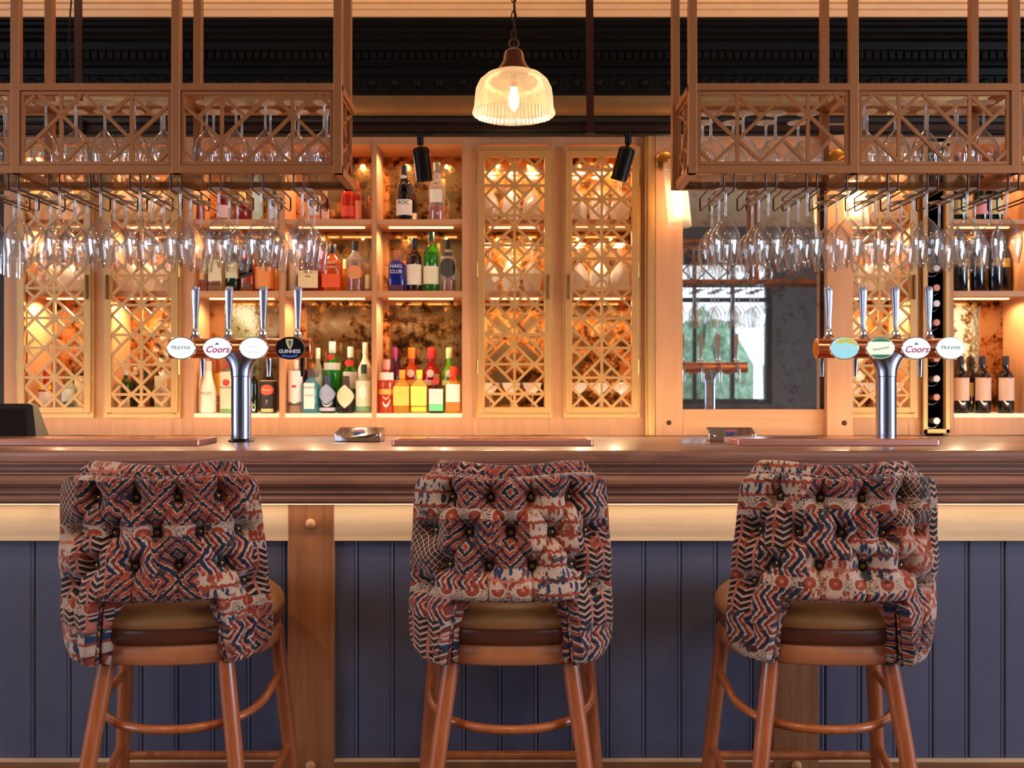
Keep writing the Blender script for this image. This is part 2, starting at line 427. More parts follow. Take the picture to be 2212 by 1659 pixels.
for k, (a, b) in enumerate(WIN):
    w = MB()
    w.box(a, a+.07, -3.15, -3.05, 1.08, 2.98).box(b-.07, b, -3.15, -3.05, 1.08, 2.98)
    w.box(a, b, -3.15, -3.05, 1.08, 1.15).box(a, b, -3.15, -3.05, 2.91, 2.98).box(a, b, -3.14, -3.06, 2.42, 2.48)
    n = 3 if b-a < 2.2 else 4
    for i in range(1, n): w.box(a+(b-a)*i/n-.025, a+(b-a)*i/n+.025, -3.14, -3.06, 1.08, 2.98)
    struct(w.build('window_%d' % (k+1), M['black'], bev=.004))
for k, xx in ((4, -7.1), (5, 7.6)):  # made-up side windows, added to bring in more cool light
    w = MB()
    for y0 in (-2.4, -1.07, .27, 1.56): w.box(xx-.04, xx+.04, y0, y0+.05, .8, 3.0)
    w.box(xx-.04, xx+.04, -2.4, 1.6, .8, .86).box(xx-.04, xx+.04, -2.4, 1.6, 2.94, 3.0)
    struct(w.build('window_%d' % k, M['black']))
# things that the mirrors show behind the camera
for k, (hx, hy) in enumerate(((1.4, -5.6), (3.0, -5.3), (4.7, -5.6), (6.4, -5.4), (-4.6, -5.4))):
    rng = np.random.RandomState(k); mb = MB(); mb.lathe([(.001, 0), (.6, .1), (.72, .8), (.66, 1.5), (.4, 2.1), (.001, 2.35)], 28)
    mb.v = [tuple(np.array(p)*(1+rng.uniform(-.12, .12))) for p in mb.v]
    tag(mb.build('bush', M['hedge'], None, (hx, hy, 0)), 'green bush outside the windows, seen only in mirrors, %s' % ['opposite the mirror panel', 'filling the tall mirror', 'right of the tall mirror view', 'farthest right', 'on its own at the left'][k], 'bush', 'bushes outside the windows')
ground = struct(MB().box(-12, 14, -12, -3.25, -.1, 0).build('floor_outside', plain('paving', (190, 188, 180), .8)))
pic = thing('framed_picture', 'dark framed mottled picture on the wall facing the bar, seen in the mirror', 'picture', (-1.1, -2.97, 1.85))
fr = MB(); fr.box(-.42, .42, -.02, .03, .38, .45).box(-.42, .42, -.02, .03, -.45, -.38).box(-.42, -.36, -.02, .03, -.45, .45).box(.36, .42, -.02, .03, -.45, .45)
fr.build('frame', M['black'], pic)
m_, p_, nt_ = mat('mottled_canvas'); v_, *_r = coords()
setp(p_, col=ramp(noise(v_, 6, 4), [(.35, lin((96, 88, 60))), (.65, lin((176, 168, 130)))]), rough=.8)
MB().box(-.37, .37, -.02, .0, -.39, .39).build('canvas', m_, pic)
# ceiling downlights
def downlight(x, y, lab, grp):
    t = thing('ceiling_downlight', lab, 'ceiling light', (x, y, 3.4), 0, grp)
    MB().lathe([(.075, -.012), (.08, 0), (.05, 0), (.05, -.012)], 24).build('trim_ring', M['white'], t)
    MB().lathe([(.001, -.005), (.045, -.005)], 20).build('lamp_lens', M['bulb'], t)
nm = ['left', 'centre', 'right']
for i, (x, y) in enumerate(DOWN): downlight(x, y, 'round ceiling downlight over the %s of the room, %s row' % (nm[i % 3], 'nearer the bar' if i < 3 else 'nearer the windows'), 'room downlights')
for i, (x, y) in enumerate(BARDOWN): downlight(x, y, 'round ceiling downlight above the back bar, %s from the left' % ['first', 'second', 'third', 'fourth', 'fifth'][i], 'back bar downlights')

# ---- cornice: tan cove, black entablature with dentils and egg-and-dart, brass frieze
def run(name, prof, m, x0=-3.2, x1=3.4):
    """prof: closed (y, z) outline run along x"""
    return MB().prism(prof, x0, x1, 'yz').build(name, m, bev=0)
cove = [(4.30, 3.4), (4.30, 3.20), (4.32, 3.19), (4.32, 3.15), (4.36, 3.145), (4.36, 3.11), (4.375, 3.085), (4.385, 3.083), (4.385, 3.068), (4.40, 3.064), (4.405, 3.045), (4.415, 3.040), (4.42, 3.013), (5.06, 3.013), (5.06, 3.4)]
struct(run('trim_1', cove, M['cream_ceiling']))
ent = [(4.425, 3.012), (4.425, 3.002), (4.44, 2.996), (4.445, 2.985), (4.47, 2.978), (4.475, 2.965), (4.50, 2.955), (4.50, 2.945), (4.53, 2.935), (4.535, 2.90),
       (4.55, 2.895), (4.55, 2.855), (4.56, 2.85), (4.56, 2.835), (4.585, 2.83), (4.59, 2.80), (4.60, 2.797), (4.60, 2.722), (4.59, 2.715), (4.59, 2.70), (5.06, 2.70), (5.06, 3.012)]
e = struct(run('trim_2', ent, M['cornice']))
dn = MB(); n = 0; x = -2.6
while x < 2.9:
    dn.box(x, x+.026, 4.532, 4.56, 2.857, 2.893); x += .037
o = dn.build('dentils', M['cornice'], e)
x = -2.55
while x < 2.9:
    eg = MB()
    eg.ball((x, 4.602, 2.765), .022, 14, 6, .9)
    eg.tube([(x + .033*math.cos(a), 4.60, 2.768 + .033*math.sin(a)) for a in [PI*(1 + k/10) for k in range(11)]], .0045, 6)
    eg.tube([(x+.055, 4.598, 2.79), (x+.055, 4.598, 2.737)], [.007, .002], 6)
    eg.build('egg_ornament', M['cornice'], e); x += .110
fz = [(4.592, 2.699), (4.592, 2.685), (4.600, 2.655), (4.592, 2.625), (4.592, 2.604), (4.605, 2.600), (4.70, 2.595), (5.06, 2.595), (5.06, 2.70)]
struct(run('trim_3', fz, M['satinbrass']))
up = [(4.60, 2.595), (4.60, 2.575), (4.63, 2.57), (4.63, 2.545), (4.67, 2.54), (4.67, 2.524), (5.0, 2.524), (5.0, 2.595)]
struct(run('trim_4', up, M['black']))
# ================================================================== BACK BAR
ZT, ZA1, ZA0, ZB1, ZB0, ZC = 2.490, 2.121, 2.098, 1.766, 1.738, 1.158
TOPZ = 2.523; BASEZ = 1.05
def _led(root, x0, x1, z, y=YB+.10, power=3.4, sz=.012):
    MB().box(x0+.05, x1-.05, y-.008, y+.008, z-.006, z).build('light_strip', M['led'], root)
    light('shelf_light', 'AREA', ((x0+x1)/2, y, z-.012), power, WARM, x1-x0-.1, .02)
def carcass(root, x0, x1, cells, left=True, right=True, top=True, mids=(), back=None):
    """open-fronted joinery unit: sides, top rail, plinth panel and back"""
    pass
def unit(name, label, cat, x0, x1, opens, shelves=(ZA1, ZB1), th=(ZA1-ZA0, ZB1-ZB0), power=4.2, door=False, plinth_breaks=()):
    """opens: list of (xa, xb) openings. Everything between is stile/side."""
    t = thing(name, label, cat, ((x0+x1)/2, YB, 0)); ox = -(x0+x1)/2
    c = MB(); xs = [x0]
    for a, b in opens: xs += [a, b]
    xs.append(x1)
    for i in range(0, len(xs), 2):
        if xs[i+1]-xs[i] > .001: c.box(xs[i]+ox, xs[i+1]+ox, 0, .30, BASEZ, TOPZ)
    for a, b in opens:
        c.box(a+ox, b+ox, 0, .30, ZT, TOPZ); c.box(a+ox, b+ox, 0, .30, BASEZ, ZC-.02)
    c.build('carcass', M['oak'], t, bev=.0015)
    for a, b in opens:
        MB().box(a+ox, b+ox, .25, .262, ZC-.02, ZT).build('mirror_back', M['mirror'], t)
        for z1, h in zip(shelves, th):
            MB().box(a+ox, b+ox, .004, .249, z1-h, z1).build('shelf', M['oak_x'], t, bev=.001)
            MB().box(a+ox+.05, b+ox-.05, .09, .108, z1-h-.006, z1-h).build('light_strip', M['led'], t)
            [light('shelf_light', 'SPOT', (a+(b-a)*f_, YB+.085, z1-h-.008), power*1.5, WARM, radius=.006, spot=2.9) for f_ in (.25, .75)]
        MB().box(a+ox, b+ox, .004, .249, ZC-.02, ZC).build('glowing_base_shelf', M['ledsoft'], t)
        [light('shelf_light', 'SPOT', (a+(b-a)*f_, YB+.085, ZT-.012), power*1.6, WARM, radius=.006, spot=2.9) for f_ in (.25, .75)]
    return t
shelves_t = unit('shelving_unit', 'open three-bay oak shelving full of spirit bottles with antique mirror behind', 'shelving',
     -1.634, -.197, [(-1.577, -1.153), (-1.1255, -.695), (-.672, -.2475)])
cab_l = unit('lattice_cabinet', 'tall back bar cabinet with two gold lattice doors, left of the spirit shelves', 'cabinet',
     -2.517, -1.634, [(-2.40, -2.10), (-1.99, -1.68)], power=6.5)
cab_m = unit('lattice_cabinet', 'tall back bar cabinet with two gold lattice doors, in the middle beside the tall mirror', 'cabinet',
     -.197, .698, [(-.165, .185), (.265, .62)], power=7.5)
cab_r = unit('lattice_cabinet', 'narrow back bar cabinet with one gold lattice door, behind the right beer font', 'cabinet',
     1.60, 2.02, [(1.665, 1.965)], power=7.5)
wine_t = unit('shelving_unit', 'open oak shelf bay holding dark wine bottles at the far right', 'shelving',
     2.157, 2.80, [(2.187, 2.56)])
# fluted side return between the middle cabinet and the mirror panel
for nm_, x in (('pilaster', .66),):
    struct(MB().box(.655, .704, YB-.03, YB, BASEZ, TOPZ+.02).box(.668, .69, YB-.04, YB-.03, BASEZ, TOPZ).build('trim_5', M['gold'], bev=.002))
struct(MB().box(-3.2, 3.4, YB-.012, YB, TOPZ-.004, TOPZ+.06).build('trim_6', M['oak_x'], bev=.002))
# low back counter under the shelves
bc = thing('back_counter', 'low oak counter running along the foot of the back bar, mostly behind the bar top', 'counter', (0, 4.5, 0))
MB().box(-2.6, 2.9, -.14, .199, 0, 1.01).build('carcass', M['oak_x'], bc)
MB().box(-2.6, 2.9, -.17, .2, 1.01, 1.049).build('worktop', M['walnut'], bc, bev=.004)
MB().box(-2.6, 2.6, -.20, -.172, 1.03, 1.056).build('light_strip', M['led'], bc)  # added strip, hidden behind the bar, as the body of the fill light
up_ = thing('uplighter', 'long linear uplighter hung from the ceiling in front of the cornice', 'ceiling light', (0, 3.9, 3.1))  # made-up lamp body for the added cove light
MB().box(-2.85, 2.85, -.05, .05, 0, .03).build('housing', M['white'], up_)
MB().box(-2.6, -2.59, -.005, .005, .03, .3).box(2.59, 2.6, -.005, .005, .03, .3).build('hanger', M['white'], up_)
# lattice pattern on a unit grid (period 6, width 6)
LAT = []
for j in range(-2, 5):
    o_ = 6*j
    for s in (1, -1):
        LAT += [((2*s, o_), (-3*s, o_+5)), ((3*s, o_+1), (-2*s, o_+6)), ((2*s, o_), (3*s, o_+1)), ((2*s, o_), (3*s, o_-1)),
                ((0, o_), (s, o_+1)), ((0, o_+6), (s, o_+5)), ((2*s, o_+2), (3*s, o_+3)), ((2*s, o_+4), (3*s, o_+3))]
    LAT += [((-3, o_), (3, o_)), ((-3, o_+3), (3, o_+3))]
def clipseg(p, q, z0, z1):
    (x0, y0), (x1, y1) = p, q
    if y0 > y1: x0, y0, x1, y1 = x1, y1, x0, y0
    if y1 <= z0 or y0 >= z1: return None
    if y0 < z0:
        f = (z0-y0)/(y1-y0); x0 += (x1-x0)*f; y0 = z0
    if y1 > z1:
        f = (z1-y0)/(y1-y0); x1 = x0 + (x1-x0)*f; y1 = z1
    return (x0, y0), (x1, y1)
def lattice_door(root, cx, zstar, hinge, handle=True, cname='door'):
    """cx centre of the opening, zstar height of a star knot; hinge -1 left, +1 right"""
    ox = cx - root.location.x; a = .0489; hw = 3*a
    z0, z1 = Z(879, YB), Z(342, YB)
    f = MB(); Y0, Y1 = -.032, -.010
    ow = .044
    zo0, zo1 = Z(903, YB), Z(318, YB)
    for s in (-1, 1): f.box(ox+s*(hw+ow), ox+s*(hw+ow-.022), -.020, .0, zo0, zo1)
    f.box(ox-hw-ow+.022, ox+hw+ow-.022, -.0197, 0, zo1-.02, zo1); f.box(ox-hw-ow+.022, ox+hw+ow-.022, -.0197, 0, zo0, zo0+.022)
    f.build('door_frame', M['gold'], root, bev=.0015)
    d = MB(); li = .033
    zl0, zl1 = Z(893, YB)+.003, Z(327, YB)-.003
    for s in (-1, 1): d.box(ox+s*(hw+li), ox+s*hw, Y0, Y1, zl0, zl1)
    d.box(ox-hw, ox+hw, Y0+.0003, Y1, z1, zl1); d.box(ox-hw, ox+hw, Y0+.0003, Y1, zl0, z0)
    door = d.build(cname, M['gold'], root, bev=.002)
    L = MB(); w = .0125; e = .0
    L.box(ox-w/2, ox+w/2, Y0+.0045, Y1-.004, z0, z1)
    for p, q in LAT:
        if p[1] == q[1]:
            zz = zstar + p[1]*a
            if z0 < zz < z1: L.box(ox-hw, ox+hw, Y0+.0048, Y1-.004, zz-w/2, zz+w/2)
            continue
        c = clipseg((p[0]*a, zstar+p[1]*a), (q[0]*a, zstar+q[1]*a), z0, z1)
        if c and math.dist(*c) > .005: L.bar((c[0][0]+ox, c[0][1]), (c[1][0]+ox, c[1][1]), w, Y0+.0065, Y1-.0045)
    L.build('lattice', M['gold'], door)
    for hz in (1.35, 1.83, 2.28):
        MB().lathe([(.006, 0), (.006, .075)], 10, (ox+hinge*(hw+li+.005), -.026, hz)).build('hinge', M['brass'], door)
    if handle:
        MB().box(ox-hinge*(hw+li*.55)-.005, ox-hinge*(hw+li*.55)+.005, Y0-.016, Y0, 1.72, 1.84).build('handle', plain('dark_brass', (120, 78, 40), .35, .8), door, bev=.003)
lattice_door(cab_l, X(122.5, YB), Z(687.6, YB), -1)
lattice_door(cab_l, X(309.5, YB), Z(660, YB), 1)
lattice_door(cab_m, X(1111.5, YB), Z(659, YB), -1)
lattice_door(cab_m, X(1299, YB), Z(688, YB), 1)
lattice_door(cab_r, X(1896, YB), Z(662, YB), -1)
# puck lights in the tops of the cabinets
for root, xs_ in ((cab_l, (-2.25, -1.835)), (cab_m, (.01, .44)), (cab_r, (1.815,))):
    for x in xs_:
        MB().lathe([(.001, -.006), (.024, -.006), (.028, 0)], 20, (x-root.location.x, .12, ZT)).build('puck_light', M['led'], root)
# ---- oak panel with the tall mirror
mp = thing('mirror_panel', 'tall mirror in an oak frame with dark studs, to the right of the lattice doors', 'mirror', (1.2, YB-.03, 0))
def mx(px): return X(px, YB-.03) - 1.2
zm0, zm1 = Z(884, YB-.03), Z(404, YB-.03)
fp = MB(); fp.box(mx(1416), mx(1475), 0, .06, BASEZ, TOPZ+.1).build('post', M['oak'], mp, bev=.002)
MB().box(X(1787, 4.62)-1.2, X(1843, 4.62)-1.2, -.050, -.004, BASEZ, TOPZ+.1).build('post', M['oak'], mp, bev=.002)
MB().box(mx(1475), mx(1787), .004, .06, BASEZ, zm0).build('bottom_rail', M['oak_x'], mp, bev=.002)
MB().box(mx(1475), mx(1787), .004, .06, zm1, TOPZ+.1).build('top_rail', M['oak_x'], mp, bev=.002)
MB().box(mx(1475), mx(1787), .030, .04, zm0, zm1).build('mirror_glass', M['mirror2'], mp)
for px in (1445, 1816):
    MB().ball((mx(px), -.052 if px > 1500 else -.002, Z(913, YB-.03)), .0125, 16, 8, .7).build('stud', M['brownmetal'], mp)
# ---- tall wine column with a gold frame
wc = thing('wine_rack', 'tall narrow dark wine rack with a gold frame and bottles lying neck out', 'wine rack', (X(2018, YB), YB, 0))
wx0, wx1, wi0, wi1 = -.065, .065, -.044, .044
g = MB()
g.box(wx0, wi0, -.03, .0, Z(935, YB), TOPZ-.03).box(wi1, wx1, -.03, .0, Z(935, YB), TOPZ-.03).box(wx0, wx1, -.03, 0, Z(935, YB), Z(926, YB)).box(wx0, wx1, -.03, 0, TOPZ-.05, TOPZ-.03)
g.build('frame', M['gold'], wc, bev=.002)
b_ = MB(); b_.box(wx0, wi0-.002, 0, .34, BASEZ, TOPZ-.01).box(wi1+.002, wx1, 0, .34, BASEZ, TOPZ-.01).box(wx0, wx1, .33, .345, BASEZ, TOPZ-.01)
b_.build('dark_box', M['black'], wc)
WZ = [Z(py, YB-.0) for py in (909, 858, 818, 775, 738, 697, 656, 622, 580, 540)]
for k, z in enumerate(WZ):
    r = .037
    MB().tube([(r*math.sin(a), .03, z - r*math.cos(a)) for a in [(-1 + i/8)*1.35 for i in range(17)]], .002, 6).build('bottle_cradle', M['steel'], wc)
# gap between middle things
struct(MB().box(2.0205, 2.0245, YB+.0, YB+.30, BASEZ, TOPZ).build('trim_8', M['oak'], bev=.001))
# dark wall at the far left edge
sbox('wall_side_left', M['wall'], -3.4, -2.53, YB+.02, YB+.3, 0, 2.6)
# ================================================================== TRACK, SPOTLIGHTS, STRAPS
TY = 4.2
tr = thing('track_rail', 'long dark double rail with spotlights hanging in front of the back bar', 'rail', (0, TY, 0))
MB().tube([(-2.4, 0, Z(286, TY)), (2.3, 0, Z(286, TY))], .013, 14).build('lower_tube', M['blackmetal'], tr)
MB().tube([(-2.4, .0, Z(265, TY)), (.63, 0, Z(265, TY))], .010, 14).build('upper_tube', M['blackmetal'], tr)
MB().box(-2.4, 2.3, .0, .012, Z(284, TY), Z(270, TY)).build('centre_bar', M['brownmetal'], tr)
for px0 in (1270, 172):
    MB().prism([(X(px0-9, TY), Z(0, TY)+1.0), (X(px0+8, TY), Z(0, TY)+1.0), (X(px0+12, TY), Z(291, TY)), (X(px0-4, TY), Z(291, TY))], -.028, -.020).build('strap_hanger', M['brownmetal'], tr)
cc = MB().tube([(X(162+6*math.sin(k*.6), TY), -.03, 3.4-(3.4-2.65)*k/10) for k in range(11)], .004, 6)
cc.build('power_cable', M['blackmetal'], tr)
def spot(px, py0, tilt, lab):
    t = thing('spotlight', lab, 'spotlight', (X(px, TY), TY, Z(292, TY)), 0, 'black track spotlights')
    MB().lathe([(.011, -.045), (.015, -.04), (.015, .006), (.009, .008)], 16).build('stem', M['blackmetal'], t)
    h = MB().lathe([(.012, .0), (.030, -.006), (.037, -.016), (.037, -.142), (.039, -.145), (.039, -.153), (.034, -.153), (.032, -.12), (.001, -.12)], 28)
    h.build('lamp_housing', M['blackmetal'], t, (0, 0, -.05), rot=(math.radians(12), math.radians(tilt), 0))
    light('spotlight_beam', 'SPOT', (X(px, TY)-math.sin(math.radians(tilt))*.17, TY, Z(292, TY)-.23), 6, WARM2, radius=.02, spot=1.3, rot=(math.radians(12), math.radians(tilt), 0))
spot(908, 0, -6, 'black cylinder spotlight pointing down over the open spirit shelves')
spot(1357, 0, 15, 'black cylinder spotlight tilted over the right lattice door')
# ================================================================== PENDANT
PY = 3.19
pd = thing('pendant_lamp', 'glowing ribbed glass dome pendant lamp on a chain above the middle of the bar', 'pendant lamp', (X(1110, PY), PY, Z(245, PY)))
R = 90/2050*PY; H = .137
prof = [(.050, H), (.070, H-.002), (.095, H-.012), (.115, H-.030), (.127, H-.055), (.1315, H-.085), (.133, .022), (.136, .012), (R, .0), (R-.003, -.004), (.132, .008), (.1285, .022), (.127, H-.085), (.1225, H-.057), (.111, H-.034), (.092, H-.017), (.068, H-.007), (.050, H-.004)]
MB().open_lathe(prof, 64).build('lamp_shade', M['shadeglass'], pd)
cp = [(.056, H-.001), (.056, H+.004), (.052, H+.016), (.044, H+.024), (.042, H+.030), (.037, H+.038), (.034, H+.060), (.030, H+.070), (.020, H+.077), (.009, H+.080), (.008, H+.086), (.0, H+.086)]
MB().lathe([(0, H-.002)] + cp, 40).build('lamp_holder', plain('aged_copper', (112, 66, 46), .35, .7), pd)
MB().tube([(.016*math.cos(a), 0, H+.098+.016*math.sin(a)) for a in [2*PI*k/20 for k in range(20)]], .003, 8, closed=True).build('ring', plain('aged_copper', (112, 66, 46)), pd)
zc = H + .125; k = 0; ch = MB()
while zc < 3.4-pd.location.z:
    ax = (0.008, 0) if k % 2 == 0 else (0, .008)
    ch.tube([(ax[0]*math.cos(a), ax[1]*math.cos(a), zc+.019*math.sin(a)) for a in [2*PI*q/14 for q in range(14)]], .0022, 6, closed=True); zc += .032; k += 1
ch.build('chain', M['brownmetal'], pd)
MB().tube([(.004*math.sin(q), .003*math.cos(q), H+.085+q*.06) for q in range(int((3.4-pd.location.z-H-.09)/.06)+1)], .003, 6).build('cable', M['blackmetal'], pd)
MB().lathe([(.0001, -.022), (.008, -.018), (.016, 0), (.018, .02), (.013, .045), (.011, .06)], 20, (0, 0, .03)).build('bulb', M['bulb'], pd)
MB().lathe([(.0115, .0), (.0115, .06)], 16, (0, 0, .085)).build('bulb_socket', M['brass'], pd)
light('pendant_light', 'POINT', (pd.location.x, PY, pd.location.z-.03), 4, WARM2, radius=.03)
# ================================================================== SCONCES
def sconce(px, lab, yw=YB-.03):
    x = X(px, yw)
    t = thing('wall_sconce', lab, 'wall light', (x, yw, 0), 0, 'brass wall sconces')
    zc = Z(352, YB)
    MB().lathe([(.0, -.014), (.040, -.014), (.047, -.010), (.048, 0)], 32, (0, 0, zc), axis='y').build('wall_plate', M['brass'], t)
    MB().tube([(0, -.01, zc), (.01, -.07, zc+.004), (.02, -.115, zc-.005), (.02, -.12, zc-.02)], .006, 10).build('arm', M['brass'], t)
    gx, gy, gz = .022, -.125, zc-.028
    tl = (math.radians(-3), math.radians(-5), 0)
    pr = [(.052, 0), (.0525, -.15), (.054, -.31), (.051, -.31), (.0495, -.15), (.049, 0)]
    MB().lathe([(.0, .008), (.04, .008), (.054, .0), (.054, -.012), (.0, -.012)], 32).build('cap', M['brass'], t, (gx, gy, gz), rot=tl)
    MB().open_lathe(pr, 72).build('glass_shade', M['ribglass'], t, (gx, gy, gz-.01), rot=tl)
    MB().lathe([(.0, -.26), (.020, -.26), (.024, -.255), (.024, -.105), (.02, -.10), (0, -.10)], 24).build('lamp_tube', emis('sconce_tube_glow', (255, 206, 140), 32), t, (gx, gy, gz-.01), rot=tl)
sconce(1437, 'brass wall sconce with ribbed glass tube, left of the tall mirror')
sconce(1808, 'brass wall sconce with ribbed glass tube, right of the tall mirror behind hanging glasses', 4.62)
# ================================================================== GLASS GANTRIES
GY0, GY1 = 3.0, 3.27
GZ0, GZ1 = Z(374, GY0), Z(179, GY0)
def seg_panel(kind, w, h):
    """diagonal work of a gantry panel, as fractions traced on a 900 x 430 panel: list of ((x,z),(x,z))"""
    A = [((-2, 8), (108, 8)),]
    hi_lo = [ # first knot low, second knot high
        ((229, 0), (229, 430)), ((669, 0), (669, 430)),
        ((0, 70), (229, 290)), ((229, 290), (375, 430)), ((229, 290), (515, 0)), ((229, 290), (85, 430)),
        ((669, 125), (810, 0)), ((669, 125), (545, 0)), ((669, 125), (370, 430)), ((669, 125), (900, 355)),
        ((244, 10), (375, 140)), ((85, 140), (215, 10)), ((524, 300), (650, 430)), ((815, 285), (670, 430)), ((835, 0), (900, 65)), ((0, 365), (65, 430))]
    if kind == 'lo': return hi_lo
    return [((900-a[0], a[1]), (900-b[0], b[1])) for a, b in hi_lo]
def gantry(lab, xs_front, ends, kinds, y0=GY0, y1=GY1):
    """xs_front: post centres; ends: which ends are closed ('L'/'R')"""
    x0, x1 = xs_front[0], xs_front[-1]
    t = thing('glass_rack', lab, 'glass rack', ((x0+x1)/2, y0, 0)); ox = -(x0+x1)/2; dy = y1-y0; w = .0135
    m = M['bronze']
    for i, x in enumerate(xs_front):
        MB().box(x+ox-w, x+ox+w, 0, .027, GZ0, 3.4).build('post', m, t, bev=.0015)
        MB().box(x+ox-w-.012, x+ox+w-.012, dy-.027, dy, GZ0, 3.4).build('post', m, t, bev=.0015)
        if 0: pass
    for z0_, z1_, n_ in ((GZ1-.023, GZ1, 'top_rail'), (GZ0, GZ0+.026, 'bottom_rail')):
        for yy in (0.0005, dy-.0265):
            MB().box(x0+ox-w, x1+ox+w, yy, yy+.026, z0_, z1_).build(n_, m, t, bev=.0015)
        for x in xs_front: MB().box(x+ox-w+.0005, x+ox+w-.0005, .027, dy-.027, z0_, z1_).build('cross_rail', m, t, bev=.0015)
    MB().box(x0+ox+w, x1+ox-w, .03, dy-.03, GZ0+.0, GZ0+.006).build('glass_shelf', M['shelfglass'], t)
    for i in range(len(xs_front)-1):
        a, b = xs_front[i]+ox+w+.002, xs_front[i+1]+ox-w-.002; zt, zb = GZ1-.025, GZ0+.028; e = .011
        f = MB(); f.box(a, b, .006, .018, zt-e, zt).box(a, b, .006, .018, zb, zb+e).box(a, a+e, .0062, .0178, zb+e, zt-e).box(b-e, b, .0062, .0178, zb+e, zt-e)
        ia, ib, it, ib2 = a+e, b-e, zt-e, zb+e
        for p, q in seg_panel(kinds[i], 0, 0):
            P = lambda c: (ia + c[0]/900*(ib-ia), it - c[1]/430*(it-ib2))
            f.bar(P(p), P(q), .0105, .0075, .0165)
        f.build('lattice_panel', m, t)
    for s, x in (('L', x0), ('R', x1)):
        if s in ends:
            f = MB(); a, b = .03, dy-.03; zt, zb = GZ1-.03, GZ0+.03
            def sb(p, q, wd=.009):
                dyv, dz = q[0]-p[0], q[1]-p[1]; L = math.hypot(dyv, dz); ny, nz = -dz/L*wd/2, dyv/L*wd/2
                f.prism([(p[0]+ny, p[1]+nz), (q[0]+ny, q[1]+nz), (q[0]-ny, q[1]-nz), (p[0]-ny, p[1]-nz)], x+ox-.005, x+ox+.005, 'yz')
            mid = (a+b)/2
            for p, q in (((a, zt), (a, zb)), ((b, zt), (b, zb)), ((a, zt), (b, zt)), ((a, zb), (b, zb)), ((mid, zt), (mid, zb)), ((a, zb+.12), (b, zt)), ((a, zb+.03), (mid+.03, zb+.10)), ((a, zt-.03), (b, zb+.02)), ((mid, zb), (b, zb+.09))):
                sb(p, q)
            f.build('side_panel', m, t)
    return t, ox
LX = [-2.085, -1.573, -1.064, -.5515]
RX = [.572, 1.083, 1.594, 2.105]
g_l, oxl = gantry('bronze lattice glass rack hanging above the left half of the bar', LX, 'R', ['lo', 'hi', 'lo'])
g_r, oxr = gantry('bronze lattice glass rack hanging above the right half of the bar', RX, 'L', ['lo', 'hi', 'lo'])
ZR = GZ0 - .048
def rails(t, ox, xs):
    for x in xs:
        for s in (-1, 1):
            xx = x + ox + s*.0165
            MB().tube([(xx, .014, GZ0), (xx, .014, ZR+.008), (xx, .018, ZR+.002), (xx, .026, ZR), (xx, .385, ZR), (xx, .395, ZR+.004), (xx, .398, ZR+.012), (xx, .398, GZ0), (xx, .26, GZ0+.004)], .0028, 8).build('hanging_rod', M['brownmetal'], t)
LGX = [-1.71, -1.584, -1.455, -1.323, -1.198, -1.068, -.943, -.809, -.678]
RGX = [.690, .823, .952, 1.080, 1.210, 1.336, 1.465, 1.593, 1.72]
rails(g_l, oxl, LGX); rails(g_r, oxr, RGX)
# ---- stemware, all built hanging: foot on top at z = 0, rim downwards
def stem_profile(kind):
    foot = [(.0, .0), (.034, -.0008), (.0355, -.0018), (.034, -.003), (.018, -.0045), (.007, -.008), (.0042, -.016)]
    if kind == 'wine': b = [(.0038, -.05), (.0042, -.088), (.008, -.095), (.020, -.106), (.034, -.124), (.0435, -.146), (.0465, -.164), (.0455, -.182), (.041, -.210), (.036, -.240), (.0355, -.241)]
    elif kind == 'flute': b = [(.0038, -.05), (.0042, -.085), (.009, -.095), (.019, -.115), (.026, -.150), (.0275, -.19), (.0265, -.235), (.0250, -.262)]
    elif kind == 'gin': b = [(.0044, -.04), (.005, -.072), (.010, -.082), (.030, -.094), (.044, -.112), (.049, -.135), (.0485, -.160), (.0455, -.185), (.0425, -.205), (.042, -.206)]
    elif kind == 'coupe': b = [(.0038, -.05), (.0042, -.095), (.010, -.103), (.030, -.118), (.043, -.135), (.050, -.160)]
    return foot + b
def two_mat(me):
    me.materials.append(M['stemglass'])
    for p in me.polygons:
        if -.088 < p.center.z: p.material_index = 1
    return me
def glass_mesh(kind, seg=36, ribs=False):
    mb = MB().open_lathe(stem_profile(kind), seg)
    return two_mat(mb.mesh(kind + '_glass', M['ribglass'] if ribs else M['glass'], 60))
GM = {k: glass_mesh(k, ribs=(k == 'gin')) for k in ('wine', 'flute', 'gin', 'coupe')}
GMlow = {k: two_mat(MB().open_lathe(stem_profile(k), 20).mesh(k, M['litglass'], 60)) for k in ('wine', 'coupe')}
def glass(kind, loc, label, cat, group, low=False, s=1.0, flip=False):
    o = bpy.data.objects.new('wine_glass' if kind == 'wine' else {'flute': 'champagne_flute', 'gin': 'balloon_glass', 'coupe': 'coupe_glass'}[kind], GMlow[kind] if low else GM[kind])
    COL.objects.link(o); o.location = loc; o.scale = (s, s, s)
    if flip: o.rotation_euler = (PI, 0, random.random()*6)
    else: o.rotation_euler = (0, 0, random.random()*6)
    return tag(o, label, cat, group)
ORD = ['first', 'second', 'third', 'fourth', 'fifth', 'sixth', 'seventh', 'eighth', 'ninth', 'tenth', 'eleventh']
DEP = ['in front', 'in the middle', 'at the back']
ZF = ZR + .0088
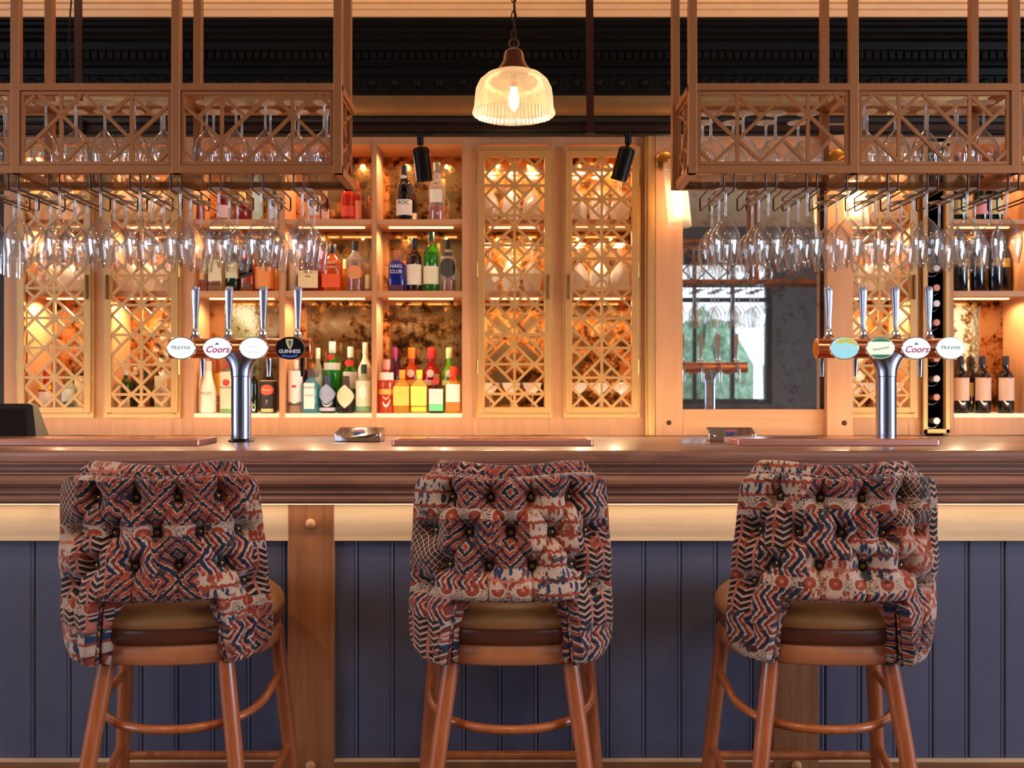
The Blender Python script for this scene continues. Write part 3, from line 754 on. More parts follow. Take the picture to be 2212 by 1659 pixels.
for side, xs_, rev in (('left', LGX, True), ('right', RGX, False)):
    for i, x in enumerate(xs_):
        if i == len(xs_)-1 and side == 'right': continue
        k = (len(xs_)-1-i) if rev else i
        for d in range(3):
            y = GY0 + .055 + .103*d + random.uniform(-.003, .003)
            kind = 'flute' if (side == 'left' and i == 0) else 'wine'
            lab = 'wine glass hung under the %s rack, %s row from its %s end, %s' % (side, ORD[k], 'right' if rev else 'left', DEP[d])
            if kind == 'flute': lab = 'champagne flute hung under the left rack at the photo edge, %s' % DEP[d]
            glass(kind, (x + random.uniform(-.003, .003), y, ZF), lab, 'glass', 'glasses hanging under the %s rack' % side)
zr = GZ0 + .0065
def upper(px_list, xs_=None, y=0, kind='wine', side='', row='', s=1.0, start=0):
    h = .241 if kind == 'wine' else .206
    for i, x in enumerate(xs_):
        glass(kind, (x, y, zr + h*s + .0003), '%s standing upside down inside the %s rack, %s row, %s from the left' % ({'wine': 'wine glass', 'gin': 'ribbed balloon glass'}[kind], side, row, ORD[start+i]), 'glass', 'glasses standing inside the %s rack' % side, s=s)
for side, kind, row, y, xs_ in (
    ('left', 'wine', 'front', .078, [-1.64, -1.512, -1.416, -1.32, -1.224, -1.128, -.99, -.895, -.80, -.705, -.610]),
    ('left', 'wine', 'back', .180, [-1.70, -1.46, -1.365, -1.27, -1.175, -1.0, -.905, -.81, -.715, -.62]),
    ('right', 'gin', 'front', .080, [.645, .75, .855, .96]),
    ('right', 'gin', 'back', .185, [.64, .742, .852, .96]),
    ('right', 'wine', 'front', .078, [1.142, 1.243, 1.341, 1.437, 1.53]),
    ('right', 'wine', 'back', .180, [1.19, 1.293, 1.392, 1.492, 1.66])):
    upper(0, xs_, GY0+y, kind, side, row)
# ================================================================== GLASSES IN THE LATTICE CABINETS
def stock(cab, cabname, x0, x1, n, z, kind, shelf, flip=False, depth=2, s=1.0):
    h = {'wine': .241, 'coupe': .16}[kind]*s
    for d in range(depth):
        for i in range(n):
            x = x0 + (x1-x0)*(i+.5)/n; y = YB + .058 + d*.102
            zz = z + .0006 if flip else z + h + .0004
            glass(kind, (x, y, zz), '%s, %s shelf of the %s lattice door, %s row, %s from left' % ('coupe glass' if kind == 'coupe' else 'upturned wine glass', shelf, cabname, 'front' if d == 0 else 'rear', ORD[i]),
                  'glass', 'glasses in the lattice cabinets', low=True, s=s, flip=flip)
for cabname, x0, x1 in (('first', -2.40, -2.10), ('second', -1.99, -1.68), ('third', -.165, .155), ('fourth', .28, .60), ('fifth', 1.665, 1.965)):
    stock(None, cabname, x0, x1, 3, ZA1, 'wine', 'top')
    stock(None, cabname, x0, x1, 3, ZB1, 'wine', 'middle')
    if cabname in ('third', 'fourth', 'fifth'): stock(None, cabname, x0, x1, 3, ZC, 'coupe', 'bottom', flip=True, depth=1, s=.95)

# ================================================================== BOTTLES
def prof_for(kind, H, w):
    r = w/2; P = {
     'spirit': [(r*.9, 0), (r, .006), (r, .60*H), (r*.93, .65*H), (r*.6, .72*H), (r*.36, .78*H), (r*.33, .90*H)],
     'square': [(r*.94, 0), (r, .006), (r, .66*H), (r*.92, .70*H), (r*.42, .75*H), (r*.36, .78*H), (r*.36, .86*H)],
     'wine': [(r*.92, 0), (r, .006), (r, .60*H), (r*.95, .65*H), (r*.72, .71*H), (r*.42, .76*H), (r*.36, .80*H), (r*.36, .92*H)],
     'sloped': [(r*.92, 0), (r, .006), (r, .42*H), (r*.86, .52*H), (r*.55, .68*H), (r*.40, .80*H), (r*.36, .90*H)],
     'gin': [(r*.94, 0), (r, .006), (r, .54*H), (r*1.0, .60*H), (r*.86, .64*H), (r*.40, .73*H), (r*.34, .80*H), (r*.36, .90*H)],
     'decanter': [(r*.9, 0), (r, .006), (r, .48*H), (r*.90, .58*H), (r*.5, .68*H), (r*.34, .74*H), (r*.34, .82*H)],
     'curvy': [(r*.95, 0), (r, .006), (r*.92, .25*H), (r*1.0, .52*H), (r*.85, .62*H), (r*.45, .70*H), (r*.5, .76*H), (r*.34, .84*H), (r*.36, .93*H)],
     'carton': [(r, 0), (r, H*.96), (r*.96, H)],
     'jug': [(r*.95, 0), (r, .005), (r, .50*H), (r*.8, .62*H), (r*.45, .72*H), (r*.3, .78*H), (r*.3, .9*H)]}
    return P[kind]
LABM = {}
def lm(rgb): return plain('paper_%d_%d_%d' % rgb, rgb, .6, 0, .04)
def bottle(px, py0, w, kind, col, cap, labs, desc, shelf, row=0, group=None, dens=.55, liquid=None, fill=0, words=(), sq=None, zbase=None, cat='bottle', tiltdeg=0, dia=False, opaque=False):
    Y = YB + (.062 if row == 0 else .165)
    x = X(px, Y); zb = {'A': ZA1, 'B': ZB1, 'C': ZC}[shelf] + .0004 if zbase is None else zbase
    H = Z(py0, Y) - zb; W_ = w*Y/F
    name = 'carton' if kind == 'carton' else 'bottle'
    t = thing(name, desc, cat, (x, Y, zb), 0, group)
    sq_ = sq or (5 if kind == 'square' else (14 if kind == 'carton' else None))
    pr = prof_for(kind, H, W_)
    seg = 32
    k_ = 1.0
    if sq_: pass
    body = M['bglass'] if col is None else (lm(col) if opaque or kind == 'carton' else tinted(col, dens))
    if sq_:
        f = 1.0
        mb = MB().lathe([(0.0, 0)] + pr + [(pr[-1][0]*.8, pr[-1][1])], seg, sq=sq_)
        # square below, round neck
        n = seg; vs = []
        for j, p in enumerate(mb.v):
            vs.append(p)
        mb.v = [((px_, py_, pz_) if pz_ < .70*H or kind == 'carton' else (px_*.95, py_*.95, pz_)) for px_, py_, pz_ in vs]
        if W_ > .09: mb.v = [(a, b*.09/W_, c) for a, b, c in mb.v]
    else: mb = MB().lathe([(0.0, 0)] + pr + [(pr[-1][0]*.8, pr[-1][1])], seg)
    mb.build('glass_body' if kind != 'carton' else 'box_body', body, t, angle=50)
    if liquid and fill:
        lp = []
        for r_, h_ in pr:
            if h_ <= fill*H: lp.append((r_*.9, max(h_, .006)))
            else:
                r0, h0 = lp[-1]; f_ = (fill*H-h0)/(h_-h0); lp.append((r0+(r_*.9-r0)*f_, fill*H)); break
        q = MB().lathe([(0, .006)] + lp + [(0, lp[-1][1])], 24, sq=sq_)
        if sq_ and W_ > .09: q.v = [(a, b*.09/W_, c) for a, b, c in q.v]
        q.build('drink', tinted(liquid, .6), t)
    if cap:
        rc = pr[-1][0]; h0 = pr[-1][1]
        MB().lathe([(rc*1.12, h0-.022), (rc*1.15, h0-.02), (rc*1.15, H-.003), (rc*1.05, H), (0, H)], 20).build('cap', lm(cap), t)
    r = W_/2
    for lb in labs:
        lz0, lz1, lc = lb[:3]; lw = lb[3] if len(lb) > 3 else .9; shape = lb[4] if len(lb) > 4 else 'rect'
        yfr = -(min(r, .045) if sq_ else r)
        nmz = 'label' if shape != 'seal' else 'seal'
        if shape in ('diamond', 'seal', 'roundel'):
            cz = (lz0+lz1)/2*H; hh = (lz1-lz0)/2*H; ww = lw*r; mbq = MB(); ns = 24
            pts = []
            for i in range(ns):
                a = 2*PI*i/ns; ca, sa = math.cos(a), math.sin(a)
                kk = (abs(ca)**1.25+abs(sa)**1.25)**(-1/1.25) if shape == 'diamond' else 1
                pts.append((ca*kk*ww, sa*kk*hh))
            if not sq_:
                q = MB(); nn = 20; vs_ = []
                for i in range(nn+1):
                    s_ = -1+2*i/nn; e_ = 1.1 if shape == 'diamond' else 2
                    hz = hh*max(0, 1-abs(s_)**e_)**(1/e_); an = s_*ww/r*1.35
                    for dz_ in (hz, -hz): vs_.append((math.sin(an)*(r+.0012), -math.cos(an)*(r+.0012), cz+dz_))
                q.add(vs_, [(2*i, 2*i+1, 2*i+3, 2*i+2) for i in range(nn)]).build(nmz, lm(lc), t, angle=80)
                continue
            o_ = []
            for dd in (.0015, .0005):
                for a, b in pts:
                    an = a/r if not sq_ else 0
                    o_.append((math.sin(an)*(r+dd), -math.cos(an)*(r+dd), cz+b) if not sq_ else (a, yfr-dd, cz+b))
            mbq.add(o_, [tuple(range(ns)), tuple(reversed(range(ns, 2*ns)))] + [(i, ns+i, ns+(i+1)%ns, (i+1)%ns) for i in range(ns)])
            mbq.build(nmz, lm(lc), t)
        elif sq_:
            q = MB().box(-r*lw, r*lw, yfr-.0016, yfr-.0002, lz0*H, lz1*H)
            if shape == 'slant': q.v = [(a, b, c + a*.35) for a, b, c in q.v]
            q.build(nmz, lm(lc), t)
        else:
            a = math.asin(min(.999, lw)); rr = r+.0008
            z0_, z1_ = lz0*H, lz1*H
            q = MB().open_lathe([(rr, z0_), (rr, z1_)], 16, a0=-PI/2-a, a1=-PI/2+a)
            if shape == 'slant': q.v = [(a_, b_, c_ + a_*.35) for a_, b_, c_ in q.v]
            q.build(nmz, lm(lc), t, angle=80)
    for wd in words:
        tx, fz, sz, tc = wd[:4]
        text(tx, sz*H, lm(tc), t, (0, 0 if not sq_ else -min(r, .045)-.0026, fz*H), wrap=None if sq_ else r+.0018, sx=wd[4] if len(wd) > 4 else 1)
    return t
CR=(226,206,172); WH=(232,226,216); OR=(226,104,38); AM=(196,84,20); GR=(40,130,40); DK=(24,18,18); BKc=(20,20,22); PKc=(232,150,130); SB='spirit bottles on the back bar shelves'
# top shelf
bottle(435, 416, 14, 'spirit', AM, DK, [], 'small amber bottle, leftmost on the top spirit shelf', 'A', group=SB)
bottle(483, 400, 28, 'spirit', (170,40,24), (150,30,24), [(.06,.42,(232,186,176))], 'red bottle with a pink label on the top shelf, second from the left', 'A', group=SB)
bottle(524, 416, 34, 'decanter', (186,50,30), (232,184,90), [(.62,.68,CR)], 'round red decanter with a yellow stopper on the top shelf', 'A', group=SB)
bottle(557, 380, 20, 'carton', (206,214,166), None, [(.2,.8,(220,220,190),.8)], 'tall pale green bottle tube on the top shelf', 'A', group=SB)
bottle(593, 405, 26, 'spirit', GR, (40,90,50), [(.05,.62,WH)], 'green bottle with a big white label on the top shelf', 'A', group=SB)
bottle(681, 424, 22, 'carton', (236,196,170), None, [(.0,.2,(220,110,60),.98)], 'pale pink carton with an orange foot on the top shelf', 'A', group=SB)
bottle(703, 408, 20, 'decanter', (150,60,24), (190,140,90), [(.05,.36,(224,170,140))], 'small brown bottle with a pale label beside the pink carton', 'A', group=SB)
bottle(752, 388, 30, 'spirit', (214,60,20), (210,60,30), [(.1,.34,(226,70,30))], 'large orange red bottle on the top shelf under the left rack end', 'A', group=SB)
bottle(774, 391, 16, 'spirit', (200,80,40), (232,90,40), [(.05,.5,(240,140,96))], 'slim bottle with an orange neck on the top shelf', 'A', group=SB)
bottle(783, 420, 12, 'spirit', (110,50,20), DK, [], 'thin brown bottle behind the orange neck bottle on the top shelf', 'A', row=1, group=SB)
bottle(873.5, 358, 34, 'wine', (34,16,14), BKc, [(.09,.37,(236,214,190),.98),(.74,.80,(220,214,204),.3,'roundel')], 'dark port bottle with a cream label on the top shelf of the third bay', 'A', group=SB, dens=.95,
       words=[('ROC', .31, .10, (30,24,24), 1.1)])
bottle(893, 400, 16, 'spirit', (60,24,16), DK, [(.02,.28,WH)], 'small dark bottle tucked behind the port bottle', 'A', row=1, group=SB)
bottle(943.5, 352, 36, 'curvy', None, (150,140,110), [(.30,.52,(232,216,190),.7)], 'clear curvy bottle with a little amber drink on the top shelf', 'A', group=SB, liquid=(214,110,40), fill=.24)
# middle shelf
bottle(441, 540, 22, 'spirit', None, (150,120,60), [(.42,.80,(222,206,160),.9)], 'clear bottle with amber drink at the left end of the middle spirit shelf', 'B', group=SB, liquid=(226,110,24), fill=.28)
bottle(450, 540, 12, 'spirit', (60,44,24), DK, [], 'thin dark bottle second on the middle spirit shelf', 'B', row=1, group=SB)
bottle(468.5, 520, 32, 'square', (222,196,140), (200,190,170), [(.20,.62,(226,206,160),.85),(.12,.17,(110,40,20),.85)], 'pale golden square bottle on the middle shelf above the second beer tap', 'B', group=SB, dens=.4)
bottle(503, 530, 32, 'spirit', (36,70,24), (60,90,40), [(.28,.62,(222,208,160))], 'green bottle with a cream label on the middle spirit shelf', 'B', group=SB)
bottle(536, 524, 28, 'square', (212,94,24), BKc, [(.30,.66,BKc,1.0,'slant'),(.36,.40,(206,170,90),1.0,'slant'),(.04,.16,(110,80,40),.6)], 'square amber bottle with a slanted black label on the middle shelf', 'B', group=SB)
bottle(573, 545, 42, 'jug', (178,66,20), (150,130,110), [(.06,.62,(236,140,62),.96)], 'broad bottle with an orange label on the middle shelf', 'B', group=SB)
bottle(598, 566, 14, 'spirit', (230,180,60), DK, [], 'small yellow bottle at the right end of the first middle shelf', 'B', row=1, group=SB)
bottle(634, 540, 22, 'carton', (236,206,176), None, [], 'pale cylinder at the left of the second middle shelf', 'B', group=SB, sq=2)
bottle(669.5, 520, 44, 'jug', (168,44,22), (170,20,20), [(.06,.40,(230,196,140),.96)], 'squat square whisky bottle with a cream label and red wax neck', 'B', group=SB, sq=4, words=[("Maker's", .36, .05, (60,40,30)), ('Mark', .28, .05, (60,40,30))])
bottle(692, 530, 16, 'spirit', (200,30,40), (190,20,40), [], 'slim bottle with a bright red neck behind the wax neck bottle', 'B', row=1, group=SB)
bottle(718.5, 528, 40, 'spirit', (226,112,30), BKc, [(.08,.36,(232,84,34),.96)], 'flat amber bottle with an orange label and black stopper', 'B', group=SB, sq=3.2, dens=.5, words=[('BULLEIT', .60, .075, (240,220,180)), ('BOURBON', .50, .05, (240,220,180))])
bottle(744, 560, 16, 'decanter', (220,140,40), (210,190,150), [], 'small round amber bottle between the two large amber ones', 'B', row=1, group=SB)
bottle(768, 521, 38, 'spirit', None, BKc, [(.24,.50,(226,140,80),.8,'roundel')], 'clear bourbon bottle with a dark stopper and a faint round emblem', 'B', group=SB, liquid=(226,100,30), fill=.50)
bottle(795, 570, 16, 'spirit', (226,180,90), (190,150,100), [(.1,.6,(240,214,140))], 'small bottle with a yellow label at the right of the second bay', 'B', row=0, group=SB)
bottle(857.5, 542, 35, 'square', (30,44,170), (196,110,70), [(.02,.15,(96,44,50),.9)], 'deep blue square bottle with white lettering', 'B', group=SB, dens=.7, words=[('HAIG', .60, .12, WH), ('CLUB', .47, .12, WH)])
bottle(879, 560, 10, 'spirit', (90,110,190), DK, [], 'pale blue bottle edge behind the deep blue square bottle', 'B', row=1, group=SB)
bottle(895, 515, 33, 'wine', (70,24,18), BKc, [(.12,.50,(230,206,176),.98)], 'dark red bottle with a cream label next to the blue bottle', 'B', group=SB, dens=.85)
bottle(931.5, 502, 34, 'wine', (50,150,20), (30,60,24), [(.12,.42,(226,210,166),.98),(.78,.82,(200,40,30),.3,'seal')], 'bright green whisky bottle with a cream label', 'B', group=SB, dens=.6)
bottle(968, 517, 34, 'spirit', None, BKc, [(.26,.62,(60,52,36),.85,'roundel'),(.34,.44,(214,190,130),.7),(.66,.74,(60,52,36),.6)], 'clear bottle with an arched black and gold label at the right of the middle shelf', 'B', group=SB, liquid=(214,120,40), fill=.22)
bottle(984, 560, 10, 'spirit', (200,220,230), DK, [], 'slim clear bottle at the far right of the middle shelf', 'B', row=1, group=SB)
# bottom shelf, first bay
bottle(433, 790, 10, 'spirit', (236,216,176), CR, [], 'cream bottle at the left end of the bottom spirit shelf', 'C', group=SB, opaque=True)
bottle(432, 764, 18, 'spirit', (150,60,16), DK, [(.15,.6,(226,180,70))], 'amber bottle with a yellow label behind the left beer font', 'C', row=1, group=SB)
bottle(449.5, 780, 36, 'sloped', (244,224,194), (210,190,170), [], 'white rum bottle with a palm sunset picture', 'C', group=SB, opaque=True, words=[('MALIBU', .38, .085, (196,150,120))])
bottle(471, 770, 20, 'spirit', (214,120,30), (150,40,20), [(.3,.7,(236,170,50))], 'orange bottle with a yellow label between the white rum bottles', 'C', row=1, group=SB)
bottle(493, 775, 34, 'spirit', (216,200,140), (190,30,30), [(.05,.95*.8,(222,206,164),.98),(.02,.08,(110,180,90),.98),(.5,.62,(200,50,40),.35,'seal')], 'white rum bottle with a cream label and red round seal', 'C', group=SB, words=[('BACARDI', .47, .06, (90,70,50))])
bottle(549, 790, 16, 'wine', (16,44,16), (24,50,24), [], 'dark green bottle just right of the left font column', 'C', group=SB, dens=.85)
bottle(580.5, 770, 37, 'sloped', (62,26,12), DK, [(.10,.56,(30,20,16),.98),(.32,.50,(224,84,44),.62,'seal'),(.02,.08,(222,190,120),.7),(.56,.58,(200,150,70),.98)], 'dark rum bottle with a black label and a red sun', 'C', group=SB, dens=.9, words=[('7', .19, .1, (214,150,80)), ('Havana', .41, .055, (240,200,160))])
# bottom shelf, second bay
bottle(638.5, 778, 32, 'spirit', (232,196,170), (236,210,180), [(.22,.80,(238,214,204),.98),(.14,.19,(90,70,50),.8),(.48,.53,(190,50,40),.3)], 'pale bottle with a white label at the left of the second bottom bay', 'C', group=SB)
bottle(671.5, 797, 35, 'spirit', (110,200,222), (70,50,50), [(.10,.68,(234,222,206),.64)], 'pale blue gin bottle with a tall white label', 'C', group=SB, sq=3.6, dens=.5, words=[('BOMBAY', .58, .06, (120,130,140)), ('SAPPHIRE', .40, .045, (120,130,140))])
bottle(687, 752, 26, 'spirit', (226,216,190), (236,226,206), [(.3,.55,(236,224,196),.8)], 'clear bottle with a white cap behind the pale blue gin', 'C', row=1, group=SB, dens=.5)
bottle(708, 812, 36, 'decanter', (22,24,50), (60,62,90), [(.24,.78,(150,156,176),.99,'diamond'),(.06,.15,(190,180,190),.98)], 'round dark navy gin bottle with a grey diamond label', 'C', group=SB, dens=.97)
bottle(718, 738, 36, 'gin', (40,200,30), (214,214,206), [(.60,.70,(208,206,190),.98),(.74,.82,(196,24,24),.3,'seal')], 'tall bright green gin bottle with a silver band and red seal', 'C', row=1, group=SB, dens=.5)
bottle(747.5, 812, 38, 'decanter', (22,18,24), (70,50,30), [(.14,.76,(232,202,156),.99,'diamond')], 'round black gin bottle with a cream diamond label', 'C', group=SB, dens=.97)
bottle(757, 749, 32, 'gin', (30,150,20), (222,214,190), [(.36,.62,(226,212,190),.98),(.70,.80,(222,40,40),.5,'seal')], 'green gin bottle with a cream cap and a red seal, behind the black one', 'C', row=1, group=SB, dens=.65)
bottle(786, 787, 35, 'spirit', (222,224,190), (30,60,40), [(.14,.66,(216,206,168),.9),(.06,.13,(110,156,110),.9),(.3,.56,(236,224,206),.4,'roundel')], 'clear gin bottle with a dark green neck and green footed label', 'C', group=SB, dens=.4)
bottle(789, 740, 30, 'spirit', (238,220,184), (236,220,190), [(.4,.64,(238,222,196),.98)], 'white bottle with a cream stopper behind the dark green neck bottle', 'C', row=1, group=SB, opaque=True)
# bottom shelf, third bay
bottle(835, 777, 35, 'gin', (250,110,60), (244,150,140), [(.62,.76,(238,206,190),.9),(.35,.45,(252,170,70),.98)], 'orange pink gin bottle with a pink stopper, first in the colourful bay', 'C', group=SB, dens=.6)
bottle(853, 751, 28, 'gin', (110,16,70), (150,40,100), [(.4,.5,(220,130,110),.9)], 'purple gin bottle at the back left of the colourful bay', 'C', row=1, group=SB, dens=.7)
bottle(868.5, 799, 35, 'spirit', (252,200,70), (250,160,40), [(.18,.62,(250,196,84),.96),(.26,.5,(238,220,196),.4,'roundel')], 'yellow gin bottle with an orange cap', 'C', group=SB, dens=.6, sq=4)
bottle(889, 751, 39, 'gin', (240,90,10), (250,120,20), [(.42,.5,(252,180,110),.9),(.54,.66,(246,200,170),.3,'roundel')], 'orange gin bottle in the back row of the colourful bay', 'C', row=1, group=SB, dens=.6)
bottle(906, 799, 35, 'spirit', (250,232,120), (250,222,60), [(.18,.62,(248,236,96),.96),(.26,.5,(222,214,206),.45,'roundel'),(.05,.14,(250,236,60),.9)], 'pale yellow gin bottle with a lemon yellow cap', 'C', group=SB, dens=.6, sq=4)
bottle(931, 751, 38, 'gin', (220,10,20), (230,40,40), [(.42,.5,(246,190,170),.9),(.54,.66,(240,210,200),.3,'roundel')], 'bright red gin bottle in the back row of the colourful bay', 'C', row=1, group=SB, dens=.6)
bottle(943, 808, 31, 'gin', (60,16,10), (150,90,40), [(.24,.62,(236,218,204),.98),(.06,.24,(110,206,140),.98),(.72,.90,(196,40,30),.45,'seal')], 'dark gin bottle with a white label and a mint green band', 'C', group=SB, dens=.85, sq=4)
bottle(970.5, 751, 34, 'gin', (150,220,20), (200,210,140), [(.42,.5,(222,226,150),.9),(.54,.66,(226,230,180),.3,'roundel')], 'lime green gin bottle at the back right of the colourful bay', 'C', row=1, group=SB, dens=.6)
bottle(979.5, 792, 37, 'gin', (250,190,30), (244,70,40), [(.24,.62,(240,224,206),.8),(.06,.22,(250,120,40),.8),(.68,.80,(220,24,24),.3,'seal')], 'yellow gin bottle with a red cap at the right of the colourful bay', 'C', group=SB, dens=.7, sq=4)
# behind the two left lattice doors
for px, top, w, kd, col, cap, lb, ds, rw in ((100, 800, 32, 'gin', (206,40,24), (196,40,30), [(.1,.5,(238,214,196)),(.55,.66,(240,190,40))], 'red bottle with white and yellow label behind the first lattice door', 0),
     (76, 815, 22, 'spirit', (150,40,30), DK, [(.1,.4,(230,190,170))], 'short dark red bottle at the left behind the first lattice door', 1),
     (150, 806, 30, 'spirit', (206,226,210), (60,150,60), [(.22,.6,(226,232,220)),(.1,.3,(60,150,170))], 'pale bottle with a teal label behind the first lattice door', 0),
     (125, 790, 22, 'spirit', (220,220,220), (70,60,60), [], 'clear bottle at the back behind the first lattice door', 1),
     (173, 812, 18, 'carton', (238,220,180), None, [], 'cream carton at the right behind the first lattice door', 1),
     (272, 793, 22, 'wine', (40,84,20), (200,206,220), [(.1,.3,CR)], 'green bottle with a silver neck, left behind the second lattice door', 0),
     (292, 793, 20, 'wine', (30,60,20), (200,206,220), [], 'dark green bottle behind the second lattice door', 1),
     (314, 800, 22, 'spirit', (40,24,20), DK, [(.1,.4,(150,70,40))], 'brown bottle in the middle behind the second lattice door', 0),
     (352, 812, 28, 'carton', (242,224,186), None, [(.3,.6,(190,150,120),.5,'roundel')], 'cream carton with a brown picture behind the second lattice door', 0)):
    bottle(px, top, w, kd, col, cap, lb, ds, 'C', row=rw, group='bottles behind the left lattice doors', dens=.7)
# wine bottles at the far right
for k, px in enumerate((2075, 2122, 2172)):
    bottle(px, 769, 34, 'wine', (34,14,18), (40,20,24), [(.22,.62,(214,170,142),.98)], 'red wine bottle with a dusty pink label, %s of three on the lower right shelf' % ORD[k], 'C', group='wine bottles on the lower right shelf', dens=.97)
for o in list(bpy.data.objects):
    if o.get('group') == 'wine bottles on the lower right shelf':
        MB().tube([(.018*math.cos(a)*.5+.005, -.0405, .185+.011*math.sin(a)) for a in [2*PI*i/16 for i in range(16)]], .0012, 5, closed=True).build('ring_emblem', lm((120,80,70)), o)
bottle(2099, 774, 26, 'wine', (44,20,14), DK, [(.3,.55,(230,190,110),.98)], 'wine bottle with a gold label behind the front three', 'C', row=1, group='wine bottles on the lower right shelf', dens=.95)
for k, (px, rw) in enumerate(((2074, 0), (2111, 0), (2149, 0), (2168, 1))):
    bottle(px, 500, 30, 'wine', (24,26,34), BKc, [(.42,.56,(190,150,60),.6)], 'dark wine bottle on the middle right shelf, %s from the left' % ORD[k], 'B', row=rw, group='wine bottles on the middle right shelf', dens=.97)
for k, (px, lc) in enumerate(((2072, (222,214,150)), (2118, (236,150,150)), (2150, (222,206,150)))):
    bottle(px, 350, 30, 'wine', (20,50,24), (70,30,30), [(.1,.34,lc,.98)], 'dark green wine bottle on the top right shelf, %s from the left' % ORD[k], 'A', group='wine bottles on the top right shelf', dens=.95)
# bottles lying in the wine column
cork = lm((196, 170, 160))
for k, z in enumerate(WZ):
    t = thing('bottle', 'wine bottle lying neck outwards in the tall wine rack, %s from the bottom' % ORD[k], 'bottle', (X(2021, YB), YB, z), 0, 'bottles lying in the wine rack')
    MB().lathe([(0, .30), (.034, .30), (.036, .29), (.036, .13), (.030, .10), (.016, .07), (.0145, .0), (.0145, -.012), (.0, -.012)], 24, axis='y').build('glass_body', tinted((26, 22, 30), .97), t)
    MB().lathe([(.0155, .05), (.016, -.014), (.0, -.0145)], 20, axis='y').build('cap', plain('foil', (190, 120, 100), .35, .4) if k % 2 else plain('foil_pale', (206, 180, 170), .35, .4), t)
# ================================================================== BAR COUNTER
YC = 2.79
bar = thing('bar_counter', 'long dark moulded oak bar counter with a pale lit rail and blue boarded front', 'bar counter', (0, YC, 0))
BX0, BX1 = -3.0, 3.2
# worktop with a bullnose, then the stepped mouldings under it (y relative to the front edge)
top = [(.0, 1.062), (-.004, 1.068), (-.006, 1.080), (-.004, 1.092), (.002, 1.098), (.010, 1.10), (.80, 1.10), (.80, 1.058), (.0, 1.058)]
MB().prism(top, BX0, BX1, 'yz').build('worktop', M['walnut'], bar, angle=20)
mould = [(.80, 1.058), (.012, 1.058), (.012, 1.052), (.026, 1.050), (.024, 1.040), (.028, 1.034), (.014, 1.032), (.013, 1.028), (.020, 1.026),
  (.013, 1.020), (.009, 1.010), (.010, 1.0), (.016, .992), (.026, .986), (.034, .985), (.034, .980), (.028, .976), (.028, .970), (.040, .968), (.038, .962), (.034, .954), (.036, .944), (.044, .937), (.05, .936), (.075, .936), (.80, .936)]
MB().prism(mould, BX0, BX1, 'yz').build('cornice_moulding', M['walnut'], bar, angle=20)
MB().box(BX0, BX1, .080, .088, .930, .936).build('light_strip', M['led'], bar)
RY = .125   # rail plane behind the edge
for i in range(8):
    light('counter_led', 'AREA', (BX0+.4+i*.78, YC+.085,   .929), .5, (1, .83, .62), .76, .015)
MB().box(BX0, BX1, RY, RY+.03, .812, .936).build('top_rail', M['oak_pale'], bar, bev=.002)
MB().box(BX0, BX1, RY, RY+.03, 0, .134).build('bottom_rail', wood('oak_low_rail', (150, 98, 62), (112, 68, 40), 'x', 1, .42), bar, bev=.003)
MB().box(BX0, BX1, RY-.001, RY+.02, .134, .139).build('bead', M['oak_pale'], bar)
for x0, x1 in ((-2.18, -2.04), (-.688, -.546), (.802, .942), (2.29, 2.43)):
    MB().box(x0, x1, RY-.0015, RY+.03, 0, .9362-.001).build('stile', M['stile'], bar, bev=.002)
    for z in (.867, .135-.01):
        MB().ball(((x0+x1)/2-.0, RY-.008, z), .0155, 20, 10, .75).build('stud', M['oak'], bar)
# tongue and groove boards
bd = MB(); x = -.143-.111*26
while x < 3.1:
    a, b = x+.0015, x+.111-.0015
    bd.prism([(RY+.030, a), (RY+.030, b), (RY+.0205, b), (RY+.017, b-.004), (RY+.017, b-.008), (RY+.0195, b-.010), (RY+.017, b-.012), (RY+.017, a+.004), (RY+.0205, a)][::-1], 0, 1, 'yz')
    n = 9; q = bd.v[-2*n:]; bd.v[-2*n:] = [(v[2], v[1], .13 if v[0] < .5 else .815) for v in q]
    x += .111
# boards were laid out as (unused, y, x): write them upright
bd.build('boarded_panel', M['blue'], bar, angle=20)
MB().box(BX0, BX1, RY+.031, RY+.06, 0, .93).build('backing', M['black'], bar)
# ================================================================== TRAYS
def tray(x0, x1, lab):
    t = thing('bar_tray', lab, 'tray', ((x0+x1)/2, 3.0, 1.1004), 0, 'copper trays along the bar')
    w = (x1-x0)/2; r = .012; pts = []
    for cx_, cy_, a0 in ((w-r, r, -PI/2), (w-r, .19-r, 0), (-w+r, .19-r, PI/2), (-w+r, r, PI)):
        for k in range(7): pts.append((cx_+r*math.cos(a0+PI/2*k/6), cy_+r*math.sin(a0+PI/2*k/6)))
    MB().prism(pts, 0, .019, 'xy').build('tray_body', M['copper_tray'], t, bev=.002)
    MB().box(-w+.02, w-.02, .02, .17, .019, .021).build('drip_grid', M['copper'], t)
    return t
tray(-2.0, -.989, 'long copper tray on the bar at the left, in front of the till')
tray(-.382, .259, 'copper tray on the bar in the middle, behind the middle stool')
tray(.711, 1.357, 'copper tray on the bar at the right, in front of the right beer font')
